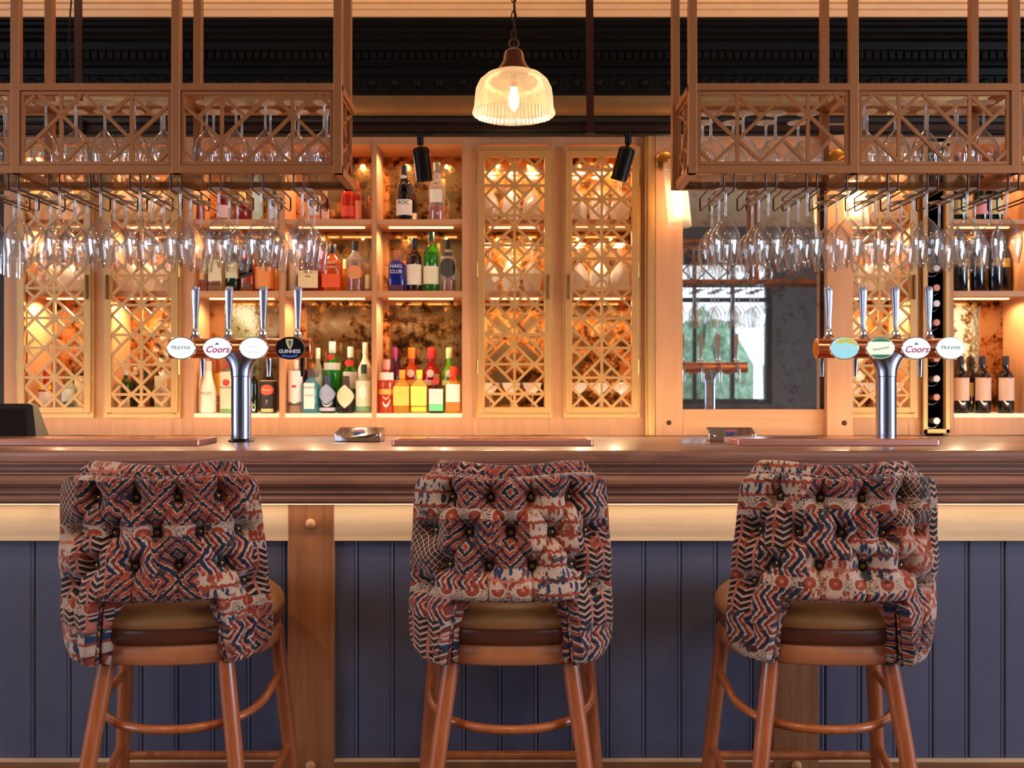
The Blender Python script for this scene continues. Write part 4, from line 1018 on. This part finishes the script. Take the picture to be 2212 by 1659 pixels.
# ================================================================== CHROME DISPENSERS
def caddy(px, rz, lab, m):
    t = thing('drink_dispenser', lab, 'dispenser', (X(px, 3.28), 3.28, 1.1004), rz, 'chrome dispensers on the bar')
    w, d = .079, .055
    vs = [(-w, -d, 0), (w, -d, 0), (w, d, 0), (-w, d, 0), (-w, -d, .030), (-.035, -d-.010, .010), (.035, -d-.010, .010), (w, -d, .030), (w, d, .045), (-w, d, .045), (-.035, -d-.010, 0), (.035, -d-.010, 0)]
    fs = [(0, 3, 2, 1, 11, 10), (0, 10, 5, 4), (10, 11, 6, 5), (11, 1, 7, 6), (4, 5, 6, 7, 8, 9), (1, 2, 8, 7), (2, 3, 9, 8), (3, 0, 4, 9)]
    MB().add(vs, fs).build('chrome_body', m, t, bev=.003)
    yy = lambda s: (-.02 + s*math.cos(.33)); zz = lambda s: .0325 + s*math.sin(.33)
    for nm_, col, a0, a1, dz in (('round_emblem', (236, 232, 228), 0, 2*PI, 0.0), ('emblem_red', (196, 30, 40), .1, PI-.1, .0008), ('emblem_blue', (26, 40, 110), PI+.15, 2*PI-.15, .0008)):
        pts = [(.020*math.cos(a0+(a1-a0)*k/24), .014*math.sin(a0+(a1-a0)*k/24)) for k in range(25 if a1-a0 < 6 else 24)]
        n = len(pts); o_ = [(a, yy(b), zz(b)+.0015+dz) for a, b in pts] + [(a, yy(b), zz(b)-.004) for a, b in pts]
        MB().add(o_, [tuple(range(n)), tuple(reversed(range(n, 2*n)))] + [(i, n+i, n+(i+1)%n, (i+1)%n) for i in range(n)]).build(nm_, lm(col), t)
    text('PEPSI MAX', .008, lm((80, 70, 70)), t, (0, yy(-.021)-.001, zz(-.021)+.0012), rot=(-math.radians(70), 0, 0))
    return t
caddy(778, 0, 'chrome wedge dispenser with a red and blue round emblem, beside the middle tray', M['chrome'])
caddy(1578, -.12, 'chrome wedge dispenser with a red and blue emblem, partly behind the right tray', M['chrome'])
# ================================================================== TILL
till = thing('till_monitor', 'dark touchscreen till standing on the bar at the left edge', 'till', (X(20, 3.45), 3.45, 1.10))
yb = 0
pl = [(-.24, .0), (.125, .0), (.075, .1215), (.06, .126), (-.24, .126)]
b = MB(); n = len(pl)
vs = [(x, -.055 if z < .01 else .02, z) for x, z in pl] + [(x, .05 if z < .01 else .06, z) for x, z in pl]
b.add(vs, [tuple(range(n)), tuple(reversed(range(n, 2*n)))] + [(i, n+i, n+(i+1)%n, (i+1)%n) for i in range(n)])
b.build('housing', M['black'], till, bev=.004)
b = MB(); ins = [(-.23, .012), (.090, .012), (.052, .108), (-.23, .108)]
b.add([(x, -.055+z*.62-.002, z) for x, z in ins] + [(x, -.055+z*.62+.006, z) for x, z in ins], [(0,1,2,3), (7,6,5,4), (0,4,5,1), (1,5,6,2), (2,6,7,3), (3,7,4,0)])
b.build('screen', plain('dark_screen', (14, 12, 18), .12), till)
# ================================================================== BEER FONTS
def ellipse_pts(a, b, n=40): return [(a*math.cos(2*PI*k/n), b*math.sin(2*PI*k/n)) for k in range(n)]
def font_tower(cx, lab, badges, xb, xh, spouts):
    Y0 = 3.25; t = thing('beer_font', lab, 'beer font', (cx, Y0, 1.1004)); zb = 1.418-1.1
    MB().lathe([(.0, 0), (.043, 0), (.043, .004), (.036, .008), (.036, .010), (.0, .010)], 36).build('base_flange', M['blackmetal'], t)
    MB().lathe([(.0335, .010), (.0335, zb-.098), (.035, zb-.096), (.035, zb-.088)], 40).build('column', M['steel'], t)
    # flared head: round at the column, wide under the bar
    mb = MB(); n = 40; rows = []
    for j in range(11):
        f = j/10; z = zb-.090 + f*.075; wx = .0352 + .040*f**2.2; wy = .0352 - .004*f
        rows += [(wx*math.cos(2*PI*k/n), wy*math.sin(2*PI*k/n), z) for k in range(n)]
    mb.add(rows, [(j*n+k, j*n+(k+1)%n, (j+1)*n+(k+1)%n, (j+1)*n+k) for j in range(10) for k in range(n)])
    mb.build('flared_head', M['steel'], t)
    L = .243
    MB().lathe([(.0, -L), (.030, -L), (.0355, -L+.003), (.0355, -L+.012), (.034, -L+.013), (.034, L-.013), (.0355, L-.012), (.0355, L-.003), (.030, L), (.0, L)], 40, (0, 0, zb), axis='x').build('cross_bar', M['copper'], t)
    for s in (-1, 1): MB().lathe([(0, s*(L+.001)), (.026, s*(L+.001)), (.026, s*(L-.002))], 32, (0, 0, zb), axis='x').build('end_disc', M['brass'], t)
    for i, (kind, x) in enumerate(zip(badges, xb)):
        bx = x - cx; by = 3.1 - Y0; bz = Z(752, 3.1) - 1.1004
        rt = (math.radians(-4), 0, 0)
        MB().lathe([(.007, 0), (.007, .11)], 12, (bx, by+.012, bz), axis='y').build('badge_stem', M['chrome'], t)
        rim = MB().prism(ellipse_pts(.0475, .0372), .0, .014).build('badge', M['chrome'] if kind != 'stout' else M['blackmetal'], t, (bx, by, bz), bev=.002)
        face_c = {'blank': (250, 250, 255), 'PRAVHA': (238, 248, 248), 'coors': (240, 240, 252), 'stout': (20, 18, 26), 'atlantic': (150, 214, 226), 'staro': (236, 238, 214)}[kind]
        fm = emis('lit_badge_%s' % kind, face_c, .98 if kind != 'stout' else .02, .22)
        face = MB().prism(ellipse_pts(.0445, .0342), -.0012, .002).build('lit_face', fm, rim)
        ink = lambda c: lm(c)
        tl = lambda s, sz, c, x_, z_, **k: text(s, sz, lm(c), rim, (x_, -.0022, z_), **k)
        if kind == 'PRAVHA':
            tl('PRAVHA', .0175, (70, 80, 84), 0, .001, space=1.25, sx=.80); tl('~', .012, (150, 160, 160), 0, -.021)
        elif kind == 'coors':
            tl('Coors', .030, (190, 30, 74), 0, -.005, shear=.35, bold=.0004); MB().prism([(-.008, .011), (.0, .019), (.008, .011)], -.002, -.001).build('mountain_mark', lm((90, 120, 190)), rim)
        elif kind == 'blank':
            tl('MADRI', .008, (226, 226, 236), 0, .004); MB().prism([(-.02, -.0135), (.02, -.0135), (.02, -.0125), (-.02, -.0125)], -.002, -.001).build('line_mark', lm((190, 190, 205)), rim)
        elif kind == 'stout':
            tl('GUINNESS', .0165, (240, 240, 246), 0, -.011, bold=.0003, sx=.92)
            harp = [(-.012, .030), (.012, .030), (.010, .012), (.004, -.002), (-.002, -.003), (-.009, .010), (-.0125, .022)]
            MB().prism(harp, -.0021, -.001).build('harp_mark', lm((226, 206, 150)), rim)
            MB().prism([(-.005, .024), (.0065, .024), (.005, .012), (.001, .003)], -.0027, -.0015).build('harp_gap', lm((96, 96, 84)), rim)
            ar = [(-.028, -.020), (0, -.024), (.028, -.020), (.024, -.028), (0, -.032), (-.024, -.028)]
            MB().prism(ar, -.0021, -.001).build('blue_ribbon', lm((60, 90, 190)), rim)
        elif kind == 'atlantic':
            MB().prism([(-.030, .017), (-.018, .028), (0, .033), (.022, .029), (.036, .019), (.042, .008), (.02, .014), (0, .02), (-.014, .013)], -.0021, -.001).build('yellow_sun', lm((244, 232, 90)), rim)
            tl('ATLANTIC', .0155, (244, 250, 252), 0, -.002, bold=.0004, sx=.86); tl('PALE', .007, (250, 250, 250), 0, -.020)
        elif kind == 'staro':
            for s in (1, -1):
                MB().prism([(a*.0425, s*b*.033) for a, b in [(math.cos(q), math.sin(q)) for q in [PI*.22+PI*.56*k/12 for k in range(13)]]][:], -.0021, -.001).build('green_arc', lm((60, 140, 90)), rim)
            tl('Staropramen', .0125, (120, 110, 80), 0, -.001, shear=.3, rot=(0, -math.radians(10), 0), sx=.85)
    for i, x in enumerate(xh):
        hx = x - cx
        MB().lathe([(.0, .034), (.017, .034), (.018, .040), (.015, .046), (.012, .050), (.012, .058), (.009, .062), (.008, .070), (0, .070)], 24, (hx, .035, zb)).build('tap_valve', M['chrome'] if spouts[i] else M['copper'], t)
        mb = MB(); n = 20; rows = []
        pr_ = [(.0065, .068), (.008, .080), (.0078, .092), (.0095, .12), (.0125, .17), (.0138, .200), (.0136, .211), (.011, .216), (.004, .217)]
        for r, h in pr_:
            for k in range(n):
                a = 2*PI*k/n; ca, sa = math.cos(a), math.sin(a); kk = (abs(ca)**4+abs(sa)**4)**(-.25)
                rows.append((hx + r*ca*kk, .035 + .03*(h-.07) + r*.7*sa*kk, zb+h))
        mb.add(rows, [(j*n+k, j*n+(k+1)%n, (j+1)*n+(k+1)%n, (j+1)*n+k) for j in range(len(pr_)-1) for k in range(n)] + [tuple((len(pr_)-1)*n+k for k in range(n))])
        mb.build('tap_handle', plain('chrome_handle', (214, 212, 232), .16, .8, .02), t, angle=40)
        MB().tube([(hx, .030, zb), (hx, .085, zb+.002), (hx, .105, zb-.012), (hx, .108, zb-.04), (hx, .108, zb-.095)], [.009, .010, .010, .009, .0065], 14).build('spout', M['chrome'] if spouts[i] == 1 else M['blackmetal'], t)
    return t
font_tower(-.927, 'copper and steel beer font with four oval badges, left of the middle', ['PRAVHA', 'coors', 'blank', 'stout'], [-1.081, -.963, -.844, -.726], [-1.095, -.98, -.861, -.741], [1, 1, 1, 2])
font_tower(1.281, 'copper and steel beer font with four oval badges, right of the tall mirror', ['atlantic', 'staro', 'coors', 'PRAVHA'], [1.087, 1.204, 1.320, 1.432], [1.096, 1.215, 1.328, 1.443], [1, 1, 1, 1])
# ================================================================== STOOLS
def grid_mesh(V, U):
    return [(j*U+i, j*U+i+1, (j+1)*U+i+1, (j+1)*U+i) for j in range(V-1) for i in range(U-1)]
def back_pos(u, z):
    """mid surface of the wrap-round back; u -1..1 across, returns x, y, nx, ny"""
    a = np.interp(z, [.57, .62, .70, .85, 1.0, 1.10], [.252, .256, .258, .252, .240, .229])
    D = np.interp(z, [.57, .70, .85, 1.0, 1.10], [.20, .155, .11, .08, .065])
    f = np.sin(u*1.25)/math.sin(1.25)
    x = a*f; p = 3.0
    y = -.27 + .03*np.clip((z-.75)/.35, 0, 1)*0 + D*np.abs(f)**p
    dy = D*p*np.abs(f)**(p-1)*np.sign(f)/a
    L = np.sqrt(1+dy*dy); return x, y, dy/L, -1/L
_u = np.linspace(0, 1, 200); _x, _y, _, _ = back_pos(_u, np.full(200, .85))
_s = np.concatenate([[0], np.cumsum(np.hypot(np.diff(_x), np.diff(_y)))])
def arc(u): return np.sign(u)*np.interp(np.abs(u), _u, _s)
def ztop(u):
    au = np.abs(u); t = np.clip((au-.82)/.18, 0, 1)
    return 1.098 - .010*np.cos(np.clip(au/.6, 0, 1)*PI/2)**2 - .062*(1-np.sqrt(np.clip(1-t**2.2, 0, 1)))
def zlo(u):
    x = np.abs(back_pos(u, np.full(np.shape(u), .65))[0])
    s = np.clip((x-.140)/.030, 0, 1)
    r = .748 - .172*(s**1.0*.35 + .65*(s**2*(3-2*s)))
    o = np.clip((np.abs(u)-.70)/.30, 0, 1)
    return r + .085*o**2.0
def ucols(n=150, lim=1.0):
    # denser columns at the step of the cut-out
    t = np.linspace(-1, 1, n); d = np.ones(n)
    d += 2.5*np.exp(-((np.abs(t)-.46)/.07)**2)
    c = np.cumsum(1/d); 
    c = np.interp(np.linspace(0, 1, n), (np.cumsum(d)-d[0])/(np.cumsum(d)[-1]-d[0]), t)
    return c*lim
BTN = [(s, z) for z, ss in ((1.012, (-.16, -.053, .053, .16)), (.925, (-.213, -.107, 0, .107, .213)), (.842, (-.16, -.053, .053, .16)), (.79, (-.222, .222))) for s in ss]
def tuft(s, z, e):
    pit = np.zeros_like(s); rmin = np.full_like(s, 9.)
    for bs, bz in BTN:
        r = np.hypot(s-bs, z-bz); pit += .034*np.exp(-(r/.019)**1.25); rmin = np.minimum(rmin, r)
    fold = np.zeros_like(s); N = len(BTN)
    segs = []
    for i in range(N):
        for j in range(i+1, N):
            ds, dz = abs(BTN[i][0]-BTN[j][0]), abs(BTN[i][1]-BTN[j][1])
            if .03 < ds < .075 and .04 < dz < .1: segs.append((BTN[i], BTN[j]))
    for b in BTN:
        if b[1] > 1.0: segs.append((b, (b[0], 1.075)))
        if abs(b[1]-.842) < .001 and abs(b[0]) < .1: segs.append((b, (b[0], .755)))
        if b[1] < .8: segs.append((b, (b[0]*.86, .60)))
    for (a0, a1), (b0, b1) in segs:
        vx, vz = b0-a0, b1-a1; L2 = vx*vx+vz*vz
        t = np.clip(((s-a0)*vx+(z-a1)*vz)/L2, 0, 1)
        d = np.hypot(s-a0-t*vx, z-a1-t*vz)
        fold = np.maximum(fold, .013*np.exp(-(d/.0075)**1.05))
    puff = .019*(1-np.exp(-(rmin/.036)**2))
    return (puff - pit - fold)
def add_uv(me, st, off):
    uvl = me.uv_layers.new(name='UVMap'); d = np.zeros(len(me.loops)*2, 'f')
    idx = np.zeros(len(me.loops), 'i'); me.loops.foreach_get('vertex_index', idx)
    st = np.asarray(st)[idx] + np.array(off); uvl.data.foreach_set('uv', st.astype('f').ravel())
def raw(name, vs, fs, m, parent, st, off, angle=70):
    me = bpy.data.meshes.new(name); me.from_pydata([tuple(map(float, v)) for v in vs], [], fs)
    add_uv(me, st, off); me.shade_smooth(); me.set_sharp_from_angle(angle=math.radians(angle)); me.materials.append(m)
    o = bpy.data.objects.new(name, me); COL.objects.link(o); o.parent = parent; return o
def tube_uv(name, pts, r, parent, off, closed, m):
    mb = MB().tube(pts, r, 10, closed=closed); st = [(v[0]*1.1+v[1]*.3, v[2]) for v in mb.v]
    return raw(name, mb.v, mb.f, m, parent, st, off)
def stool(x, rz, lab, off, shift=0):
    t = thing('bar_stool', lab, 'bar stool', (x, 2.60, 0), 0, 'patterned bar stools at the counter')
    # legs
    wl = M['stool_wood']
    for s in (-1, 1):
        for top_, bot in (((s*.152, -.16, .585), (s*.232, -.235, 0)), ((s*.212, .115, .60), (s*.262, .185, 0))):
            a, b = Vector(top_), Vector(bot)
            MB().tube([a.lerp(b, k/8) for k in range(9)], [.0215, .0215, .0213, .021, .0205, .020, .0190, .018, .0165], 20).build('leg', wl, t, angle=60)
    # bent hoop round the back and sides, straight foot rails
    def onleg(top_, bot, z): a, b = Vector(top_), Vector(bot); return a.lerp(b, (a.z-z)/(a.z-b.z))
    fl = [onleg((s*.212, .115, .60), (s*.262, .185, 0), .47) for s in (-1, 1)]
    hp = []
    for k in range(33):
        q = -1 + 2*k/32; an = q*1.72
        xx = .222*math.sin(an)/1.0; yy = .02 - .205*math.cos(an)
        zz = .412 + .058*abs(q)**3
        hp.append((xx, yy, zz))
    hp = [tuple(fl[0])] + [p for p in hp[2:-2]] + [tuple(fl[1])]
    MB().tube(hp, .0115, 14).build('hoop_stretcher', wl, t, angle=60)
    for s in (-1, 1):
        a = onleg((s*.212, .115, .60), (s*.262, .185, 0), .255); b = onleg((s*.152, -.16, .585), (s*.232, -.235, 0), .145)
        MB().tube([a, b], .0115, 14).build('side_stretcher', wl, t, angle=60)
    a = onleg((-.212, .115, .60), (-.262, .185, 0), .215); b = onleg((.212, .115, .60), (.262, .185, 0), .215)
    MB().tube([a, b], .0125, 14).build('foot_rail', wl, t, angle=60)
    # swivel part: apron, seat, back, turned together
    sw = rz; R3 = Matrix.Rotation(sw, 4, 'Z')
    def turned(o): o.rotation_euler = (0, 0, sw); return o
    turned(MB().lathe([(0, .578), (.205, .578), (.217, .581), (.221, .586), (.221, .628), (.217, .632), (0, .632)], 72, (0, .028, 0), sq=2.5, xf=1.10, yf=1.08).build('apron', M['apron_wood'], t, angle=60))
    seat = turned(MB().lathe([(0, .631), (.212, .631), (.224, .636), (.229, .650), (.2285, .668), (.226, .675), (0, .675)], 72, (0, .028, 0), sq=2.5, xf=1.10, yf=1.08).build('seat_border', M['leather_dark'], t, angle=60))
    turned(MB().lathe([(0, .672), (.2255, .672), (.229, .678), (.228, .690), (.221, .706), (.205, .722), (.17, .734), (.10, .742), (0, .745)], 72, (0, .028, 0), sq=2.5, xf=1.10, yf=1.08).build('seat', M['leather'], t, angle=80))
    sp = []
    for k in range(72):
        q = 2*PI*k/72; ca, sa = math.cos(q), math.sin(q); kk = (abs(ca)**2.5+abs(sa)**2.5)**(-.4)
        sp.append((1.10*.2285*ca*kk, .028+1.08*.2285*sa*kk, .6745))
    turned(MB().tube(sp, .0022, 6, closed=True).build('seam_piping', M['leather_dark'], t))
    # thick cushion
    U = 120; V = 46; uc = ucols(U); vv = (1-np.cos(np.linspace(0, PI, V)))/2
    uu, w = np.meshgrid(uc, vv); lo, hi = zlo(uu), ztop(uu); z = lo + (hi-lo)*w
    x_, y_, nx, ny = back_pos(uu, z); s_ = arc(uu)
    eu = np.clip((1-np.abs(uu))/.06, 0, 1); ev = np.clip(np.minimum(w, 1-w)*(hi-lo)/.030, 0, 1)
    prof_ = np.sqrt(1-(1-eu)**2)*np.sqrt(1-(1-ev)**2)
    vs = []; st = []
    for side in (1, -1):
        offn = -.056 + side*.031*prof_
        offn = offn + (0 if side > 0 else 0)
        vs.append(np.stack([x_ + nx*offn, y_ + ny*offn, z], -1).reshape(-1, 3)); st.append(np.stack([s_, z], -1).reshape(-1, 2) + (0 if side > 0 else .7))
    fs = grid_mesh(V, U); n0 = U*V
    f2 = fs + [tuple(n0+i for i in reversed(f)) for f in fs]
    # close the rim
    ring = [i for i in range(U)] + [j*U+U-1 for j in range(1, V)] + [(V-1)*U+i for i in range(U-2, -1, -1)] + [j*U for j in range(V-2, 0, -1)]
    f2 += [(ring[k], ring[(k+1) % len(ring)], n0+ring[(k+1) % len(ring)], n0+ring[k]) for k in range(len(ring))]
    back = raw('backrest', np.concatenate(vs), f2, M['tapestry'], t, np.concatenate(st), off); back.rotation_euler = (0, 0, sw); back.location.x = shift
    # tufted outer panel
    U = 330; V = 210; uc = ucols(U, .935); vv = np.linspace(0, 1, V)
    uu, w = np.meshgrid(uc, vv); lo, hi = zlo(uu)+.010, ztop(uu/.935*.97)-.030 - .006*np.abs(uu)**4; z = lo + (hi-lo)*w; s_ = arc(uu)
    eu = np.clip((.935-np.abs(uu))/.07, 0, 1); ev = np.clip(np.minimum(w, 1-w)*(hi-lo)/.022, 0, 1)
    e = np.sqrt(1-(1-eu)**2)*np.sqrt(1-(1-ev)**2)
    d = -.010 + .014*e + tuft(s_, z, e)*np.clip(e*1.5, 0, 1)
    x_, y_, nx, ny = back_pos(uu, z)
    vs = np.stack([x_ + nx*d, y_ + ny*d, z], -1).reshape(-1, 3)
    st = np.stack([s_ , z], -1).reshape(-1, 2)
    pan = raw('tufted_panel', vs, grid_mesh(V, U), M['tapestry'], back, st, off)
    pan.modifiers.new('thickness', 'SOLIDIFY').thickness = .002; pan.modifiers[0].offset = 0
    # piping round the panel
    G = vs.reshape(V, U, 3)
    lp = [G[0, i] for i in range(0, U, 3)] + [G[j, U-1] for j in range(0, V, 3)] + [G[V-1, i] for i in range(U-1, -1, -3)] + [G[j, 0] for j in range(V-1, 0, -3)]
    lp2 = [lp[0]]
    for p in lp[1:]:
        if np.linalg.norm(p-lp2[-1]) > .004: lp2.append(p)
    tube_uv('piping', lp2, .0052, back, (off[0]+.31, off[1]+.1), True, M['tapestry'])
    # second welt near the cut-out, on the wings
    for bs, bz in BTN:
        ub = np.interp(abs(bs), _s, _u)*np.sign(bs); xx, yy, nx_, ny_ = back_pos(np.array(ub), np.array(bz))
        dd = -.0170
        an = math.atan2(nx_, -ny_)
        o = MB().lathe([(0, -.0065), (.004, -.006), (.007, -.0035), (.0085, .0), (.0085, .002), (0, .002)], 16, axis='y').build('button', plain('antique_brass_button', (120, 98, 66), .22, .9), back, (float(xx+nx_*dd), float(yy+ny_*dd), bz), rot=(0, 0, an))
        MB().lathe([(.0088, -.001), (.0135, .0005), (.015, .005), (.0088, .005)], 16, axis='y').build('button_ring', M['black_fabric'], o)
    return t
stool(-.888, math.radians(6.5), 'patchwork tapestry bar stool on the left, in front of the left beer font', (0.0, 0.0), -.018)
stool(-.003, 0, 'patchwork tapestry bar stool in the middle, below the pendant lamp', (1.37, .55))
stool(.818, math.radians(-5), 'patchwork tapestry bar stool on the right, in front of the right beer font', (2.61, 1.31), .018)
